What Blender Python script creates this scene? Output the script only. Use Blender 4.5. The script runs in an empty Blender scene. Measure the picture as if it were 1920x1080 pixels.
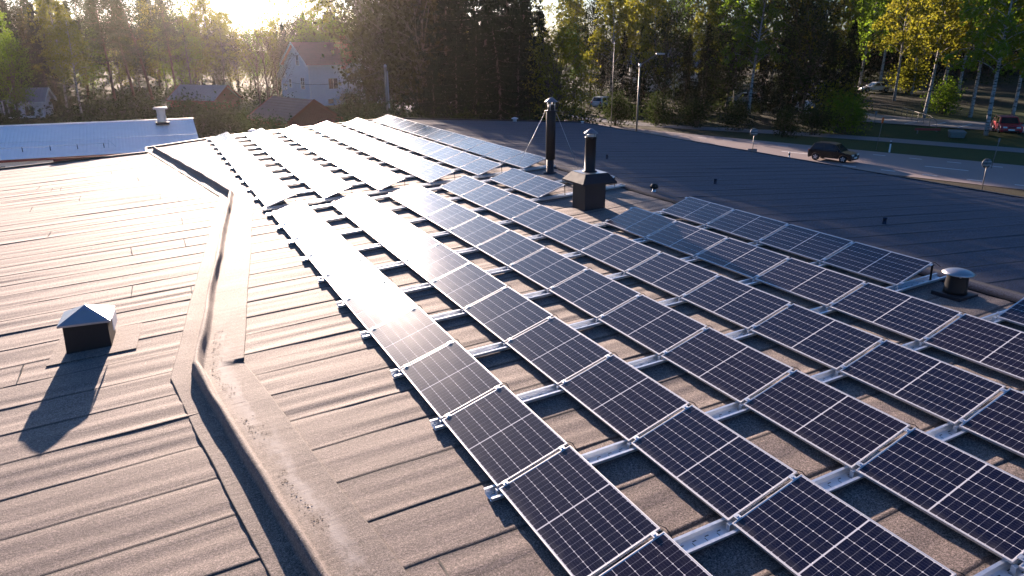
import bpy, math, random
import numpy as np
from mathutils import Vector, Matrix

# ------------------------------------------------------------------ camera, sky, sun, exposure
S = bpy.context.scene
C = S.collection
CAM = Vector((-3.0346, -6.4202, 4.9007))
YAW, PITCH = math.radians(26.475), math.radians(18.572)
cd = bpy.data.cameras.new('camera')
cam = bpy.data.objects.new('camera', cd); C.objects.link(cam)
cam.location = CAM
cam.rotation_euler = (math.radians(90) - PITCH, 0, -YAW)
cd.sensor_width = 36.0; cd.lens = 1354.2 / 1920 * 36
cd.clip_start = 0.1; cd.clip_end = 2000
S.camera = cam

SUN_AZ, SUN_EL = math.radians(6.4), math.radians(10.8)      # azimuth from +Y towards +X
W = bpy.data.worlds.new("World"); S.world = W; W.use_nodes = True
wn = W.node_tree.nodes; wl = W.node_tree.links
bg = wn['Background']
sky = wn.new('ShaderNodeTexSky'); sky.sky_type = 'NISHITA'; sky.sun_disc = False
sky.sun_elevation = SUN_EL; sky.sun_rotation = SUN_AZ
sky.air_density = 1.0; sky.dust_density = 2.3; sky.ozone_density = 7.0
wl.new(sky.outputs[0], bg.inputs[0]); bg.inputs[1].default_value = 0.056
ld = bpy.data.lights.new('sun', 'SUN'); ld.energy = 5.0; ld.angle = math.radians(0.5)
ld.color = (1.0, 0.77, 0.62)
sun = bpy.data.objects.new('sun', ld); C.objects.link(sun)
sdir = Vector((math.sin(SUN_AZ) * math.cos(SUN_EL), math.cos(SUN_AZ) * math.cos(SUN_EL), math.sin(SUN_EL)))
sun.rotation_euler = (-sdir).to_track_quat('-Z', 'Y').to_euler()
sun.location = (20, 80, 60)
S.view_settings.view_transform = 'Standard'; S.view_settings.look = 'None'
S.view_settings.gamma = 1.0; S.view_settings.use_curve_mapping = False
S.view_settings.exposure = 2.1
S.cycles.volume_bounces = 0
S.cycles.max_bounces = 6; S.cycles.diffuse_bounces = 3; S.cycles.transparent_max_bounces = 8
S.cycles.use_denoising = True
S.cycles.use_adaptive_sampling = False

HAZE = .00007
R = np.random.RandomState(7)
random.seed(7)

# ------------------------------------------------------------------ helpers
def vnoise(x, y, seed=0):
    x = np.asarray(x, float); y = np.asarray(y, float)
    xi = np.floor(x); yi = np.floor(y); fx = x - xi; fy = y - yi
    fx = fx * fx * (3 - 2 * fx); fy = fy * fy * (3 - 2 * fy)
    def h(a, b):
        v = np.sin(a * 127.1 + b * 311.7 + seed * 74.7) * 43758.5453
        return v - np.floor(v)
    return (h(xi, yi) * (1 - fx) + h(xi + 1, yi) * fx) * (1 - fy) + (h(xi, yi + 1) * (1 - fx) + h(xi + 1, yi + 1) * fx) * fy

def smooth(t):
    t = np.clip(t, 0, 1); return t * t * (3 - 2 * t)

def mesh_np(name, V, F):
    """V (n,3); F (m,k) int array"""
    me = bpy.data.meshes.new(name)
    V = np.asarray(V, np.float32); F = np.asarray(F, np.int32)
    k = F.shape[1]
    me.vertices.add(len(V)); me.vertices.foreach_set('co', V.ravel())
    me.loops.add(F.size); me.loops.foreach_set('vertex_index', F.ravel())
    me.polygons.add(len(F))
    me.polygons.foreach_set('loop_start', np.arange(0, F.size, k, dtype=np.int32))
    me.polygons.foreach_set('loop_total', np.full(len(F), k, np.int32))
    me.update(calc_edges=True); me.validate()
    return me

def obj(name, me, mats=None, parent=None, loc=None, rot=None):
    o = bpy.data.objects.new(name, me); C.objects.link(o)
    if mats is not None:
        for m in (mats if isinstance(mats, (list, tuple)) else [mats]): me.materials.append(m)
    if parent is not None: o.parent = parent
    if loc is not None: o.location = loc
    if rot is not None: o.rotation_euler = rot
    return o

def tag(o, label=None, cat=None, group=None, kind=None):
    if label: o['label'] = label
    if cat: o['category'] = cat
    if group: o['group'] = group
    if kind: o['kind'] = kind
    return o

def empty(name, loc=(0, 0, 0), rot=(0, 0, 0), **k):
    o = bpy.data.objects.new(name, None); C.objects.link(o)
    o.location = loc; o.rotation_euler = rot; o.empty_display_size = 0.2
    return tag(o, **k)

class MB:
    def __init__(s): s.v = []; s.f = []; s.sm = []
    def add(s, V, F, sm=False):
        n = len(s.v); s.v += [tuple(p) for p in V]; s.f += [tuple(i + n for i in f) for f in F]; s.sm += [sm] * len(F)
        return s
    def box(s, a, b, M=None):
        x0, y0, z0 = a; x1, y1, z1 = b
        V = [(x0,y0,z0),(x1,y0,z0),(x1,y1,z0),(x0,y1,z0),(x0,y0,z1),(x1,y0,z1),(x1,y1,z1),(x0,y1,z1)]
        if M is not None: V = [M @ Vector(p) for p in V]
        return s.add(V, [(0,3,2,1),(4,5,6,7),(0,1,5,4),(1,2,6,5),(2,3,7,6),(3,0,4,7)])
    def tube(s, P, r, n=8, caps=True, sm=True):
        P = [Vector(p) for p in P]; m = len(P)
        if not hasattr(r, '__len__'): r = [r] * m
        V = []; F = []
        for i in range(m):
            d = (P[min(i+1, m-1)] - P[max(i-1, 0)])
            d = d.normalized() if d.length > 1e-9 else Vector((0,0,1))
            a = d.cross(Vector((0,0,1)) if abs(d.z) < .9 else Vector((1,0,0))).normalized(); b = d.cross(a)
            for k in range(n):
                t = 2 * math.pi * k / n
                V.append(P[i] + (a * math.cos(t) + b * math.sin(t)) * r[i])
        for i in range(m - 1):
            for k in range(n):
                k2 = (k + 1) % n
                F.append((i*n+k, i*n+k2, (i+1)*n+k2, (i+1)*n+k))
        if caps:
            F.append(tuple(range(n))); F.append(tuple(range((m-1)*n + n-1, (m-1)*n - 1, -1)))
        return s.add(V, F, sm)
    def lathe(s, prof, n=20, c=(0,0,0), sm=True):
        V = []; F = []; m = len(prof)
        for r, z in prof:
            for k in range(n):
                t = 2*math.pi*k/n
                V.append((c[0]+r*math.cos(t), c[1]+r*math.sin(t), c[2]+z))
        for i in range(m-1):
            for k in range(n):
                k2 = (k+1) % n
                F.append((i*n+k, i*n+k2, (i+1)*n+k2, (i+1)*n+k))
        F.append(tuple(range(n-1, -1, -1))); F.append(tuple(range((m-1)*n, m*n)))
        return s.add(V, F, sm)
    def prism(s, poly, y0, y1, M=None):
        """polygon in xz extruded along y"""
        n = len(poly)
        V = [(x, y0, z) for x, z in poly] + [(x, y1, z) for x, z in poly]
        if M is not None: V = [M @ Vector(p) for p in V]
        F = [tuple(range(n)), tuple(range(2*n-1, n-1, -1))] + [(i, n+i, n+(i+1) % n, (i+1) % n) for i in range(n)]
        return s.add(V, F)
    def mesh(s, name):
        me = bpy.data.meshes.new(name); me.from_pydata(s.v, [], s.f)
        me.polygons.foreach_set('use_smooth', s.sm); me.update()
        import bmesh
        bm = bmesh.new(); bm.from_mesh(me); bmesh.ops.recalc_face_normals(bm, faces=bm.faces); bm.to_mesh(me); bm.free()
        return me
    def build(s, name, mat, parent=None, loc=None, rot=None, bevel=0):
        o = obj(name, s.mesh(name), mat, parent, loc, rot)
        if bevel:
            b = o.modifiers.new('bevel', 'BEVEL'); b.width = bevel; b.segments = 2; b.limit_method = 'ANGLE'
        return o

# ---- materials
class NT:
    def __init__(s, name):
        s.m = bpy.data.materials.new(name); s.m.use_nodes = True
        s.t = s.m.node_tree; s.b = s.t.nodes['Principled BSDF']; s.out = s.t.nodes['Material Output']
    def n(s, typ, **k):
        nd = s.t.nodes.new(typ)
        for a, v in k.items(): setattr(nd, a, v)
        return nd
    def l(s, a, b): s.t.links.new(a, b)
    def val(s, sock, v):
        if hasattr(v, 'is_output') or isinstance(v, bpy.types.NodeSocket): s.l(v, sock)
        else: sock.default_value = v
    def math(s, op, a, b=0.0, c=None, clamp=False):
        nd = s.n('ShaderNodeMath', operation=op, use_clamp=clamp)
        s.val(nd.inputs[0], a); s.val(nd.inputs[1], b)
        if c is not None: s.val(nd.inputs[2], c)
        return nd.outputs[0]
    def mix(s, f, a, b):
        nd = s.n('ShaderNodeMix', data_type='RGBA')
        s.val(nd.inputs[0], f)
        for sk, v in ((nd.inputs[6], a), (nd.inputs[7], b)):
            s.val(sk, v if not isinstance(v, tuple) or len(v) == 4 else (*v, 1))
        return nd.outputs[2]
    def coord(s, which='Object'): return s.n('ShaderNodeTexCoord').outputs[which]
    def mapping(s, vec, scale=(1,1,1), loc=(0,0,0)):
        nd = s.n('ShaderNodeMapping'); s.l(vec, nd.inputs[0]); nd.inputs['Scale'].default_value = scale; nd.inputs['Location'].default_value = loc
        return nd.outputs[0]
    def noise(s, vec, scale, detail=3, rough=.55):
        nd = s.n('ShaderNodeTexNoise'); s.l(vec, nd.inputs['Vector'])
        nd.inputs['Scale'].default_value = scale; nd.inputs['Detail'].default_value = detail; nd.inputs['Roughness'].default_value = rough
        return nd.outputs['Fac']
    def ramp(s, f, stops):
        nd = s.n('ShaderNodeValToRGB'); s.val(nd.inputs[0], f)
        el = nd.color_ramp.elements
        while len(el) < len(stops): el.new(.5)
        for e, (p, c) in zip(el, stops):
            e.position = p; e.color = (*c, 1) if not np.isscalar(c) else (c, c, c, 1)
        return nd.outputs[0]
    def bump(s, h, strength=.3, dist=.01):
        nd = s.n('ShaderNodeBump'); nd.inputs['Strength'].default_value = strength; nd.inputs['Distance'].default_value = dist
        s.l(h, nd.inputs['Height']); s.l(nd.outputs[0], s.b.inputs['Normal'])
    def set(s, col=None, rough=None, metal=None, spec=None):
        if col is not None: s.val(s.b.inputs['Base Color'], col if not isinstance(col, tuple) or len(col) == 4 else (*col, 1))
        if rough is not None: s.val(s.b.inputs['Roughness'], rough)
        if metal is not None: s.b.inputs['Metallic'].default_value = metal
        if spec is not None: s.b.inputs['Specular IOR Level'].default_value = spec
        return s

def simple(name, col, rough=.6, metal=0, spec=.5, var=.25, scale=6, bump=0, bscale=40):
    n = NT(name); v = n.coord()
    f = n.noise(v, scale, 4)
    c0 = tuple(c * (1 - var) for c in col); c1 = tuple(min(1, c * (1 + var)) for c in col)
    n.set(n.mix(f, c0, c1), n.math('MULTIPLY_ADD', f, .2, rough - .1), metal, spec)
    if bump: n.bump(n.noise(v, bscale, 3), bump, .01)
    return n.m

def felt(name, base, dark, grain=70, wear=False, spec=.35, rough=.75, sheen=.14):
    n = NT(name); v = n.coord()
    big = n.noise(n.mapping(v, (.25, 1.1, 1)), 1.0, 5, .6)
    streak = n.noise(n.mapping(v, (.5, 7, 1)), 1.0, 4, .6)
    g1 = n.noise(v, grain, 2, .7); g2 = n.ramp(n.noise(v, grain * .42, 3, .6), [(.36, 0.), (.64, 1.)])
    col = n.mix(n.math('MULTIPLY_ADD', big, 1.3, -.15, clamp=True), dark, base)
    k = n.math('MULTIPLY', n.math('MULTIPLY_ADD', n.ramp(g1, [(.38, .0), (.62, 1.0)]), 1.5, .25), n.math('MULTIPLY_ADD', streak, .35, .83))
    k = n.math('MULTIPLY', k, n.math('MULTIPLY_ADD', g2, .75, .62))
    mul = n.n('ShaderNodeVectorMath', operation='SCALE'); n.l(col, mul.inputs[0]); n.l(k, mul.inputs['Scale'])
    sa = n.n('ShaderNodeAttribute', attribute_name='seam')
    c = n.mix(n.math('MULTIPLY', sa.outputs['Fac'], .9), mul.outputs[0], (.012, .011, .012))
    if wear:
        a = n.n('ShaderNodeAttribute', attribute_name='wear')
        w = n.math('MULTIPLY', a.outputs['Fac'], n.ramp(n.noise(n.mapping(v, (2.2, .8, 1)), 1.6, 4, .6), [(.42, 0.), (.56, 1.)]))
        c = n.mix(w, c, (.30, .27, .25))
    n.set(c, rough, 0, spec)
    n.b.inputs['Sheen Weight'].default_value = sheen; n.b.inputs['Sheen Roughness'].default_value = .45; n.b.inputs['Sheen Tint'].default_value = (1.0, .93, .90, 1)
    h = n.math('ADD', n.math('MULTIPLY', g1, .45), n.math('MULTIPLY', g2, .06))
    h = n.math('ADD', h, n.math('MULTIPLY', streak, .7))
    n.bump(h, .55, .012)
    return n.m

M = {}
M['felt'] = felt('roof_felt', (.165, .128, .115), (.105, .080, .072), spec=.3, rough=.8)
M['felt_far'] = felt('roof_felt_blue_shade', (.036, .044, .076), (.022, .029, .054), grain=50, spec=.2, rough=.8, sheen=.05)  # blue tree shade of the far slope is put into this felt colour
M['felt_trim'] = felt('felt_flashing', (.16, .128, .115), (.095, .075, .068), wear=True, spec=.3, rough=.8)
M['alu'] = simple('brushed_aluminium', (.62, .62, .63), .48, .55, var=.08, scale=30)
M['galv'] = simple('galvanised_steel', (.62, .65, .68), .42, .85, var=.2, scale=25)
M['black_metal'] = simple('black_painted_metal', (.010, .010, .012), .55, 0, .3, var=.3, scale=12)
M['dark_metal'] = simple('dark_grey_sheet_metal', (.018, .018, .024), .55, .0, .3, var=.3, scale=5, bump=.1, bscale=5)
M['cap_metal'] = simple('dull_cap_metal', (.20, .20, .22), .5, .5, var=.2)
M['duct'] = simple('pale_grey_duct', (.42, .43, .42), .6, var=.1)
M['lid'] = simple('weathered_zinc_sheet', (.40, .39, .40), .38, .8, var=.15, scale=4)
M['rubber'] = simple('black_rubber', (.015, .015, .016), .8, var=.2)
M['white_wall'] = simple('white_painted_boards', (.72, .73, .75), .7, var=.06, scale=3)
M['red_wall'] = simple('falu_red_boards', (.20, .035, .025), .8, var=.25, scale=4)
M['white_trim'] = simple('white_trim_paint', (.8, .8, .8), .5, var=.05)
M['window'] = simple('dark_window_glass', (.02, .022, .026), .08, 0, var=.2)
M['asphalt'] = None
M['bark_pine'] = None

def frame_steel_floor():
    n = NT('slotted_steel_channel'); v = n.coord()
    sep = n.n('ShaderNodeSeparateXYZ'); n.l(v, sep.inputs[0])
    x, y = sep.outputs[0], sep.outputs[1]
    # staggered slots along the floor of the channel
    def slot(px, ox, cy, hx, hy):
        fx = n.math('ABSOLUTE', n.math('SUBTRACT', n.math('FRACT', n.math('DIVIDE', n.math('ADD', x, ox), px)), .5))
        a = n.math('LESS_THAN', fx, hx / px)
        b = n.math('LESS_THAN', n.math('ABSOLUTE', n.math('SUBTRACT', y, cy)), hy)
        return n.math('MULTIPLY', a, b)
    m = n.math('MAXIMUM', slot(.16, 0, .040, .024, .007), slot(.16, .08, -.040, .024, .007))
    m = n.math('MAXIMUM', m, slot(.16, .04, 0, .005, .024))
    f = n.noise(v, 30, 3)
    c = n.mix(m, n.mix(f, (.55, .58, .62), (.72, .75, .78)), (.01, .01, .012))
    n.set(c, n.math('MULTIPLY_ADD', f, .2, .3), 0, .5)
    n.l(n.math('MULTIPLY', n.math('SUBTRACT', 1.0, m), .8), n.b.inputs['Metallic'])
    return n.m
M['slotted'] = frame_steel_floor()

PL, PW, PITCHL, ROWP = 1.722, 0.98, 1.775, 1.81816
def glass_mat():
    n = NT('solar_cell_glass'); v = n.coord()
    sep = n.n('ShaderNodeSeparateXYZ'); n.l(v, sep.inputs[0])
    x, y = sep.outputs[0], sep.outputs[1]
    W6 = (PW - .044) / 6
    fx = n.math('MULTIPLY', n.math('PINGPONG', n.math('SUBTRACT', x, .022), W6 / 2), 1.0)       # distance to column line
    yy = n.math('ABSOLUTE', y)
    RP = (PL / 2 - .022 - .008) / 10
    fy = n.math('PINGPONG', n.math('SUBTRACT', yy, .008), RP / 2)
    colm = n.math('LESS_THAN', fx, .0021)
    rowm = n.math('LESS_THAN', fy, .0012)
    dia = n.math('LESS_THAN', n.math('ADD', fx, fy), .0105)
    mid = n.math('LESS_THAN', yy, .0085)
    ex = n.math('GREATER_THAN', n.math('ABSOLUTE', n.math('SUBTRACT', x, PW / 2)), PW / 2 - .0215)
    ey = n.math('GREATER_THAN', yy, PL / 2 - .0215)
    bus = n.math('LESS_THAN', n.math('PINGPONG', n.math('SUBTRACT', x, .022), W6 / 10), .0006)
    oi = n.n('ShaderNodeObjectInfo')
    rnd = oi.outputs['Random']
    cell = n.mix(rnd, (.0035, .0042, .024), (.010, .0048, .018))
    cell = n.mix(n.math('MULTIPLY', n.noise(n.mapping(v, (6.5, 11, 1)), 1, 1), .6), cell, (.006, .006, .012))
    c = n.mix(n.math('MULTIPLY', bus, .35), cell, (.25, .25, .28))
    c = n.mix(n.math('MULTIPLY', rowm, .55), c, (.50, .50, .56))
    w = n.math('MAXIMUM', n.math('MAXIMUM', colm, dia), n.math('MAXIMUM', mid, n.math('MAXIMUM', ex, ey)))
    c = n.mix(w, c, (.72, .70, .70))
    # dust film and a few droppings
    d = n.ramp(n.noise(n.mapping(n.n('ShaderNodeNewGeometry').outputs['Position'], (1, 1, 1)), 9, 4, .7), [(.45, 0.), (.95, .06)])
    c = n.mix(d, c, (.35, .32, .28))
    edge = n.math('MULTIPLY', n.ramp(x, [(.012, 1.0), (.11, 0.0)]), n.ramp(n.noise(n.mapping(n.n('ShaderNodeNewGeometry').outputs['Position'], (1, 1, 1)), 5, 4, .7), [(.35, 0.), (.75, .22)]))
    c = n.mix(edge, c, (.30, .27, .23))
    n.set(c, n.math('MULTIPLY_ADD', n.noise(v, 3, 3), .05, .11), 0, .5)
    n.b.inputs['IOR'].default_value = 1.36
    n.b.inputs['Coat Weight'].default_value = .16; n.b.inputs['Coat Roughness'].default_value = .23; n.b.inputs['Coat IOR'].default_value = 1.5
    n.bump(n.noise(n.mapping(v, (1.2, 1.2, 1)), 1.5, 2), .05, .02)
    return n.m
M['glass'] = glass_mat()

def sheet_roof(name, col, pitch, axis=0, rough=.5, var=.08, depth=.02):
    n = NT(name); v = n.coord()
    sep = n.n('ShaderNodeSeparateXYZ'); n.l(v, sep.inputs[0])
    w = n.math('PINGPONG', n.math('DIVIDE', sep.outputs[axis], pitch), 1.0)
    f = n.noise(v, 2, 4)
    n.set(n.mix(f, tuple(c*(1-var) for c in col), tuple(min(1, c*(1+var)) for c in col)), rough)
    n.bump(n.ramp(w, [(.2, 0.), (.5, 1.)]), .7, depth)
    return n.m
M['white_sheet'] = sheet_roof('white_profiled_sheet', (.90, .85, .84), .10, 0, .5)
M['tile'] = sheet_roof('red_roof_tile', (.46, .14, .11), .17, 1, .7, .25, .04)
M['dark_tile'] = sheet_roof('dark_red_roof_tile', (.13, .06, .055), .17, 1, .7, .25, .04)
M['grey_tile'] = sheet_roof('grey_roof_sheet', (.20, .20, .22), .2, 0, .6, .2)

def boards(name, col, pitch, axis=2):
    n = NT(name); v = n.coord()
    sep = n.n('ShaderNodeSeparateXYZ'); n.l(v, sep.inputs[0])
    w = n.math('FRACT', n.math('DIVIDE', sep.outputs[axis], pitch))
    f = n.noise(v, 3, 4)
    n.set(n.mix(f, tuple(c*.88 for c in col), col), .7)
    n.bump(n.ramp(w, [(.0, 0.), (.12, 1.)]), .6, .02)
    return n.m
M['pale_boards'] = boards('pale_grey_weatherboard', (.76, .79, .84), .16)
M['red_boards'] = boards('red_board_and_batten', (.19, .035, .028), .2, 0)

def ground_mat():
    n = NT('grass_and_litter'); v = n.coord()
    a = n.noise(v, .08, 5, .6); b = n.noise(v, 1.3, 5, .7); c = n.noise(v, 9, 3, .7)
    g = n.mix(b, (.014, .022, .007), (.036, .052, .014))
    e = n.mix(b, (.018, .014, .009), (.042, .033, .019))
    col = n.mix(n.ramp(a, [(.42, 0.), (.58, 1.)]), g, e)
    at = n.n('ShaderNodeAttribute', attribute_name='lawn')
    col = n.mix(at.outputs['Fac'], col, n.mix(b, (.030, .055, .014), (.075, .115, .028)))
    n.set(n.mix(n.math('MULTIPLY', c, .6), col, (.02, .02, .012)), .95, 0, .2)
    n.bump(n.math('ADD', b, c), .8, .08)
    return n.m
M['ground'] = ground_mat()
def asphalt(name, c0, c1):
    n = NT(name); v = n.coord()
    f = n.noise(v, .35, 5, .6); g = n.noise(v, 45, 2, .7)
    k = n.mix(f, c0, c1); k = n.mix(n.math('MULTIPLY', g, .5), k, tuple(c*.55 for c in c0))
    n.set(k, .62, 0, .5); n.bump(g, .4, .01)
    return n.m
M['asphalt'] = asphalt('worn_asphalt', (.24, .19, .182), (.32, .255, .245))
M['asphalt_path'] = asphalt('path_asphalt', (.17, .165, .17), (.24, .235, .24))
M['gravel'] = asphalt('gravel', (.24, .225, .21), (.34, .32, .30))
M['mark'] = simple('road_paint', (.85, .83, .80), .6, var=.12, scale=3)

def bark(name, c0, c1, sc=(6, 6, 2), birch=False):
    n = NT(name); v = n.coord()
    f = n.noise(n.mapping(v, sc), 1.5, 5, .65)
    if birch:
        d = n.ramp(n.noise(n.mapping(v, (1.2, 1.2, 5)), 1.6, 4, .7), [(.50, 0.), (.60, 1.)])
        col = n.mix(d, n.mix(f, (.30, .29, .27), (.46, .44, .42)), (.03, .028, .025))
    else: col = n.mix(f, c0, c1)
    n.set(col, .85, 0, .2); n.bump(f, .7, .03)
    return n.m
M['bark'] = bark('grey_brown_bark', (.05, .038, .030), (.13, .10, .08))
M['bark_pine'] = bark('pine_bark', (.07, .045, .032), (.20, .105, .065))
M['bark_birch'] = bark('birch_bark', None, None, birch=True)
M['twig'] = bark('red_brown_twigs', (.10, .06, .05), (.20, .13, .11))

def leafmat(name, c0, c1, trans=.45, boost=1.0):
    n = NT(name)
    g = n.n('ShaderNodeNewGeometry'); oi = n.n('ShaderNodeObjectInfo')
    r = g.outputs['Random Per Island']
    f = n.math('ADD', n.math('MULTIPLY', r, .65), n.math('MULTIPLY', oi.outputs['Random'], .35))
    col = n.mix(f, c0, c1)
    dif = n.n('ShaderNodeBsdfDiffuse'); n.l(col, dif.inputs[0])
    tr = n.n('ShaderNodeBsdfTranslucent'); br = n.n('ShaderNodeVectorMath', operation='SCALE'); n.l(col, br.inputs[0]); br.inputs['Scale'].default_value = boost; n.l(br.outputs[0], tr.inputs[0])
    mx = n.n('ShaderNodeMixShader'); mx.inputs[0].default_value = trans
    n.l(dif.outputs[0], mx.inputs[1]); n.l(tr.outputs[0], mx.inputs[2]); n.l(mx.outputs[0], n.out.inputs[0])
    return n.m
M['lf_birch'] = leafmat('birch_leaves', (.10, .115, .010), (.22, .20, .020), .5, 1.6)
M['lf_green'] = leafmat('spring_green_leaves', (.050, .10, .008), (.14, .20, .016), .5, 1.9)
M['lf_gold'] = leafmat('golden_buds', (.12, .11, .014), (.19, .175, .022), .5, 1.5)
M['lf_brown'] = leafmat('brown_green_buds', (.030, .028, .011), (.065, .062, .017), .45)
M['lf_pine'] = leafmat('pine_needles', (.022, .034, .014), (.055, .065, .026), .25)
M['lf_spruce'] = leafmat('spruce_needles', (.008, .014, .007), (.022, .030, .012), .2)
M['lf_bush'] = leafmat('shrub_leaves', (.018, .030, .009), (.05, .068, .018), .4)

# ------------------------------------------------------------------ terrain
RA = np.array((49.5, 32.5)); RD = np.array((.31, -.951)); RN = np.array((.951, .31))
def zg(x, y):
    x = np.asarray(x, float); y = np.asarray(y, float)
    s = (x - RA[0]) * RN[0] + (y - RA[1]) * RN[1]
    h = np.interp(s, [-1e3, 8, 17, 21.5, 31, 52, 100, 150, 300], [0, 0, .15, 1.0, 1.0, 2.9, 7.5, 10.5, 13])
    w = 1 - smooth((s - 0) / 20)
    h = h + w * (1.7 * smooth((y - 58) / 40) + 1.2 * smooth((y - 110) / 60))
    amp = smooth((np.abs(s + 0) - 9) / 12) * smooth((y - 44) / 20 + smooth((s - 33) / 10))
    return -4 + h + amp * (vnoise(x * .13, y * .13, 3) - .5) * .7

def build_ground():
    def axis(pts):
        out = []
        for a, b, st in pts: out += list(np.arange(a, b, st))
        return np.array(out + [pts[-1][1]])
    xs = axis([(-320, -40, 20), (-40, 36, 4), (36, 110, 1.5), (110, 320, 14)])
    ys = axis([(-80, 0, 12), (0, 110, 1.8), (110, 340, 14)])
    X, Y = np.meshgrid(xs, ys, indexing='ij'); Z = zg(X, Y)
    nx, ny = X.shape
    I = np.arange(nx*ny).reshape(nx, ny)
    F = np.stack([I[:-1,:-1], I[1:,:-1], I[1:,1:], I[:-1,1:]], -1).reshape(-1, 4)
    me = mesh_np('ground', np.stack([X, Y, Z], -1).reshape(-1, 3), F)
    me.polygons.foreach_set('use_smooth', [True]*len(me.polygons))
    s = (X - RA[0]) * RN[0] + (Y - RA[1]) * RN[1]
    lawn = smooth((s - 4) / 3) * (1 - smooth((s - 36) / 8)) * (1 - smooth((Y - 44) / 14))
    a = me.attributes.new('lawn', 'FLOAT', 'POINT'); a.data.foreach_set('value', lawn.astype(np.float32).ravel())
    tag(obj('ground', me, M['ground']), kind='structure')
build_ground()

def strip(name, pts, w, mat, lift, kind=True, wfun=None, step=1.5, conform=True):
    """ribbon draped on the ground"""
    P = np.array(pts, float); d = np.r_[0, np.cumsum(np.hypot(*np.diff(P, axis=0).T))]
    t = np.linspace(0, d[-1], max(2, int(d[-1] / step)))
    # smooth the corners
    x = np.interp(t, d, P[:, 0]); y = np.interp(t, d, P[:, 1])
    k = max(1, int(6 / step))
    if len(P) > 2 and len(t) > 4*k:
        ker = np.ones(2*k+1) / (2*k+1)
        x = np.convolve(np.pad(x, k, mode='reflect', reflect_type='odd'), ker, 'valid'); y = np.convolve(np.pad(y, k, mode='reflect', reflect_type='odd'), ker, 'valid')
    tx = np.gradient(x); ty = np.gradient(y); L = np.hypot(tx, ty); nx, ny = -ty / L, tx / L
    us = np.linspace(-.5, .5, 7)
    ww = np.array([w if wfun is None else wfun(a) for a in t / d[-1]])
    X = x[:, None] + nx[:, None] * us * ww[:, None]; Y = y[:, None] + ny[:, None] * us * ww[:, None]
    Z = zg(X, Y) + lift
    n, m = X.shape; I = np.arange(n*m).reshape(n, m)
    F = np.stack([I[:-1,:-1], I[1:,:-1], I[1:,1:], I[:-1,1:]], -1).reshape(-1, 4)
    me = mesh_np(name, np.stack([X, Y, Z], -1).reshape(-1, 3), F)
    o = obj(name, me, mat)
    if me.polygons[0].normal.z < 0: me.flip_normals()
    return tag(o, kind='structure') if kind else o

def rp(s, t):          # road coordinates -> world (s across, t along RD)
    p = RA + RN * s + RD * t; return float(p[0]), float(p[1])
strip('road', [rp(0, 60), rp(0, -62)], 11.6, M['asphalt'], .03)
strip('cycle_path', [rp(14.6, 40), rp(14.9, 6), rp(14.2, -9), rp(11, -24), rp(8.9, -34), rp(8, -50)], 2.9, M['asphalt_path'], .03)
strip('parking_lot', [rp(26, 32), rp(26, -14)], 9.0, M['asphalt_path'], .03, step=1.0)
strip('driveway', [rp(25.5, -11), rp(29, -16), rp(37, -23), rp(44, -27), rp(52, -30), rp(62, -31)], 4.2, M['gravel'], .05, wfun=lambda u: 7.5 - 4.2 * min(1, u * 2.2), step=1.0)
def marking(name, pts):
    b = MB()
    for s, t0, t1, w in pts:
        P = [rp(s - w/2, t0), rp(s + w/2, t0), rp(s + w/2, t1), rp(s - w/2, t1)]
        b.add([(x, y, float(zg(x, y)) + .036) for x, y in P], [(0, 1, 2, 3)])
    o = b.build(name, M['mark']); return tag(o, kind='structure')
mk = [(-4.12, k * 2.86 - 30, k * 2.86 - 29, .17) for k in range(24)] + [(3.75, k * 2.86 - 30.6, k * 2.86 - 29.6, .17) for k in range(24)]
mk += [(.05, k * 11.6 - 8.4 - 34.8, k * 11.6 - 5.4 - 34.8, .19) for k in range(9)]
marking('road_markings', mk)
b = MB()
for k in range(7):
    t = -8.2 + 2.5 * k
    P = [rp(22.0, t), rp(22.0, t + .12), rp(27.0, t + .12), rp(27.0, t)]
    b.add([(x, y, float(zg(x, y)) + .046) for x, y in P], [(0, 1, 2, 3)])
tag(b.build('parking_markings', M['mark']), kind='structure')

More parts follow.
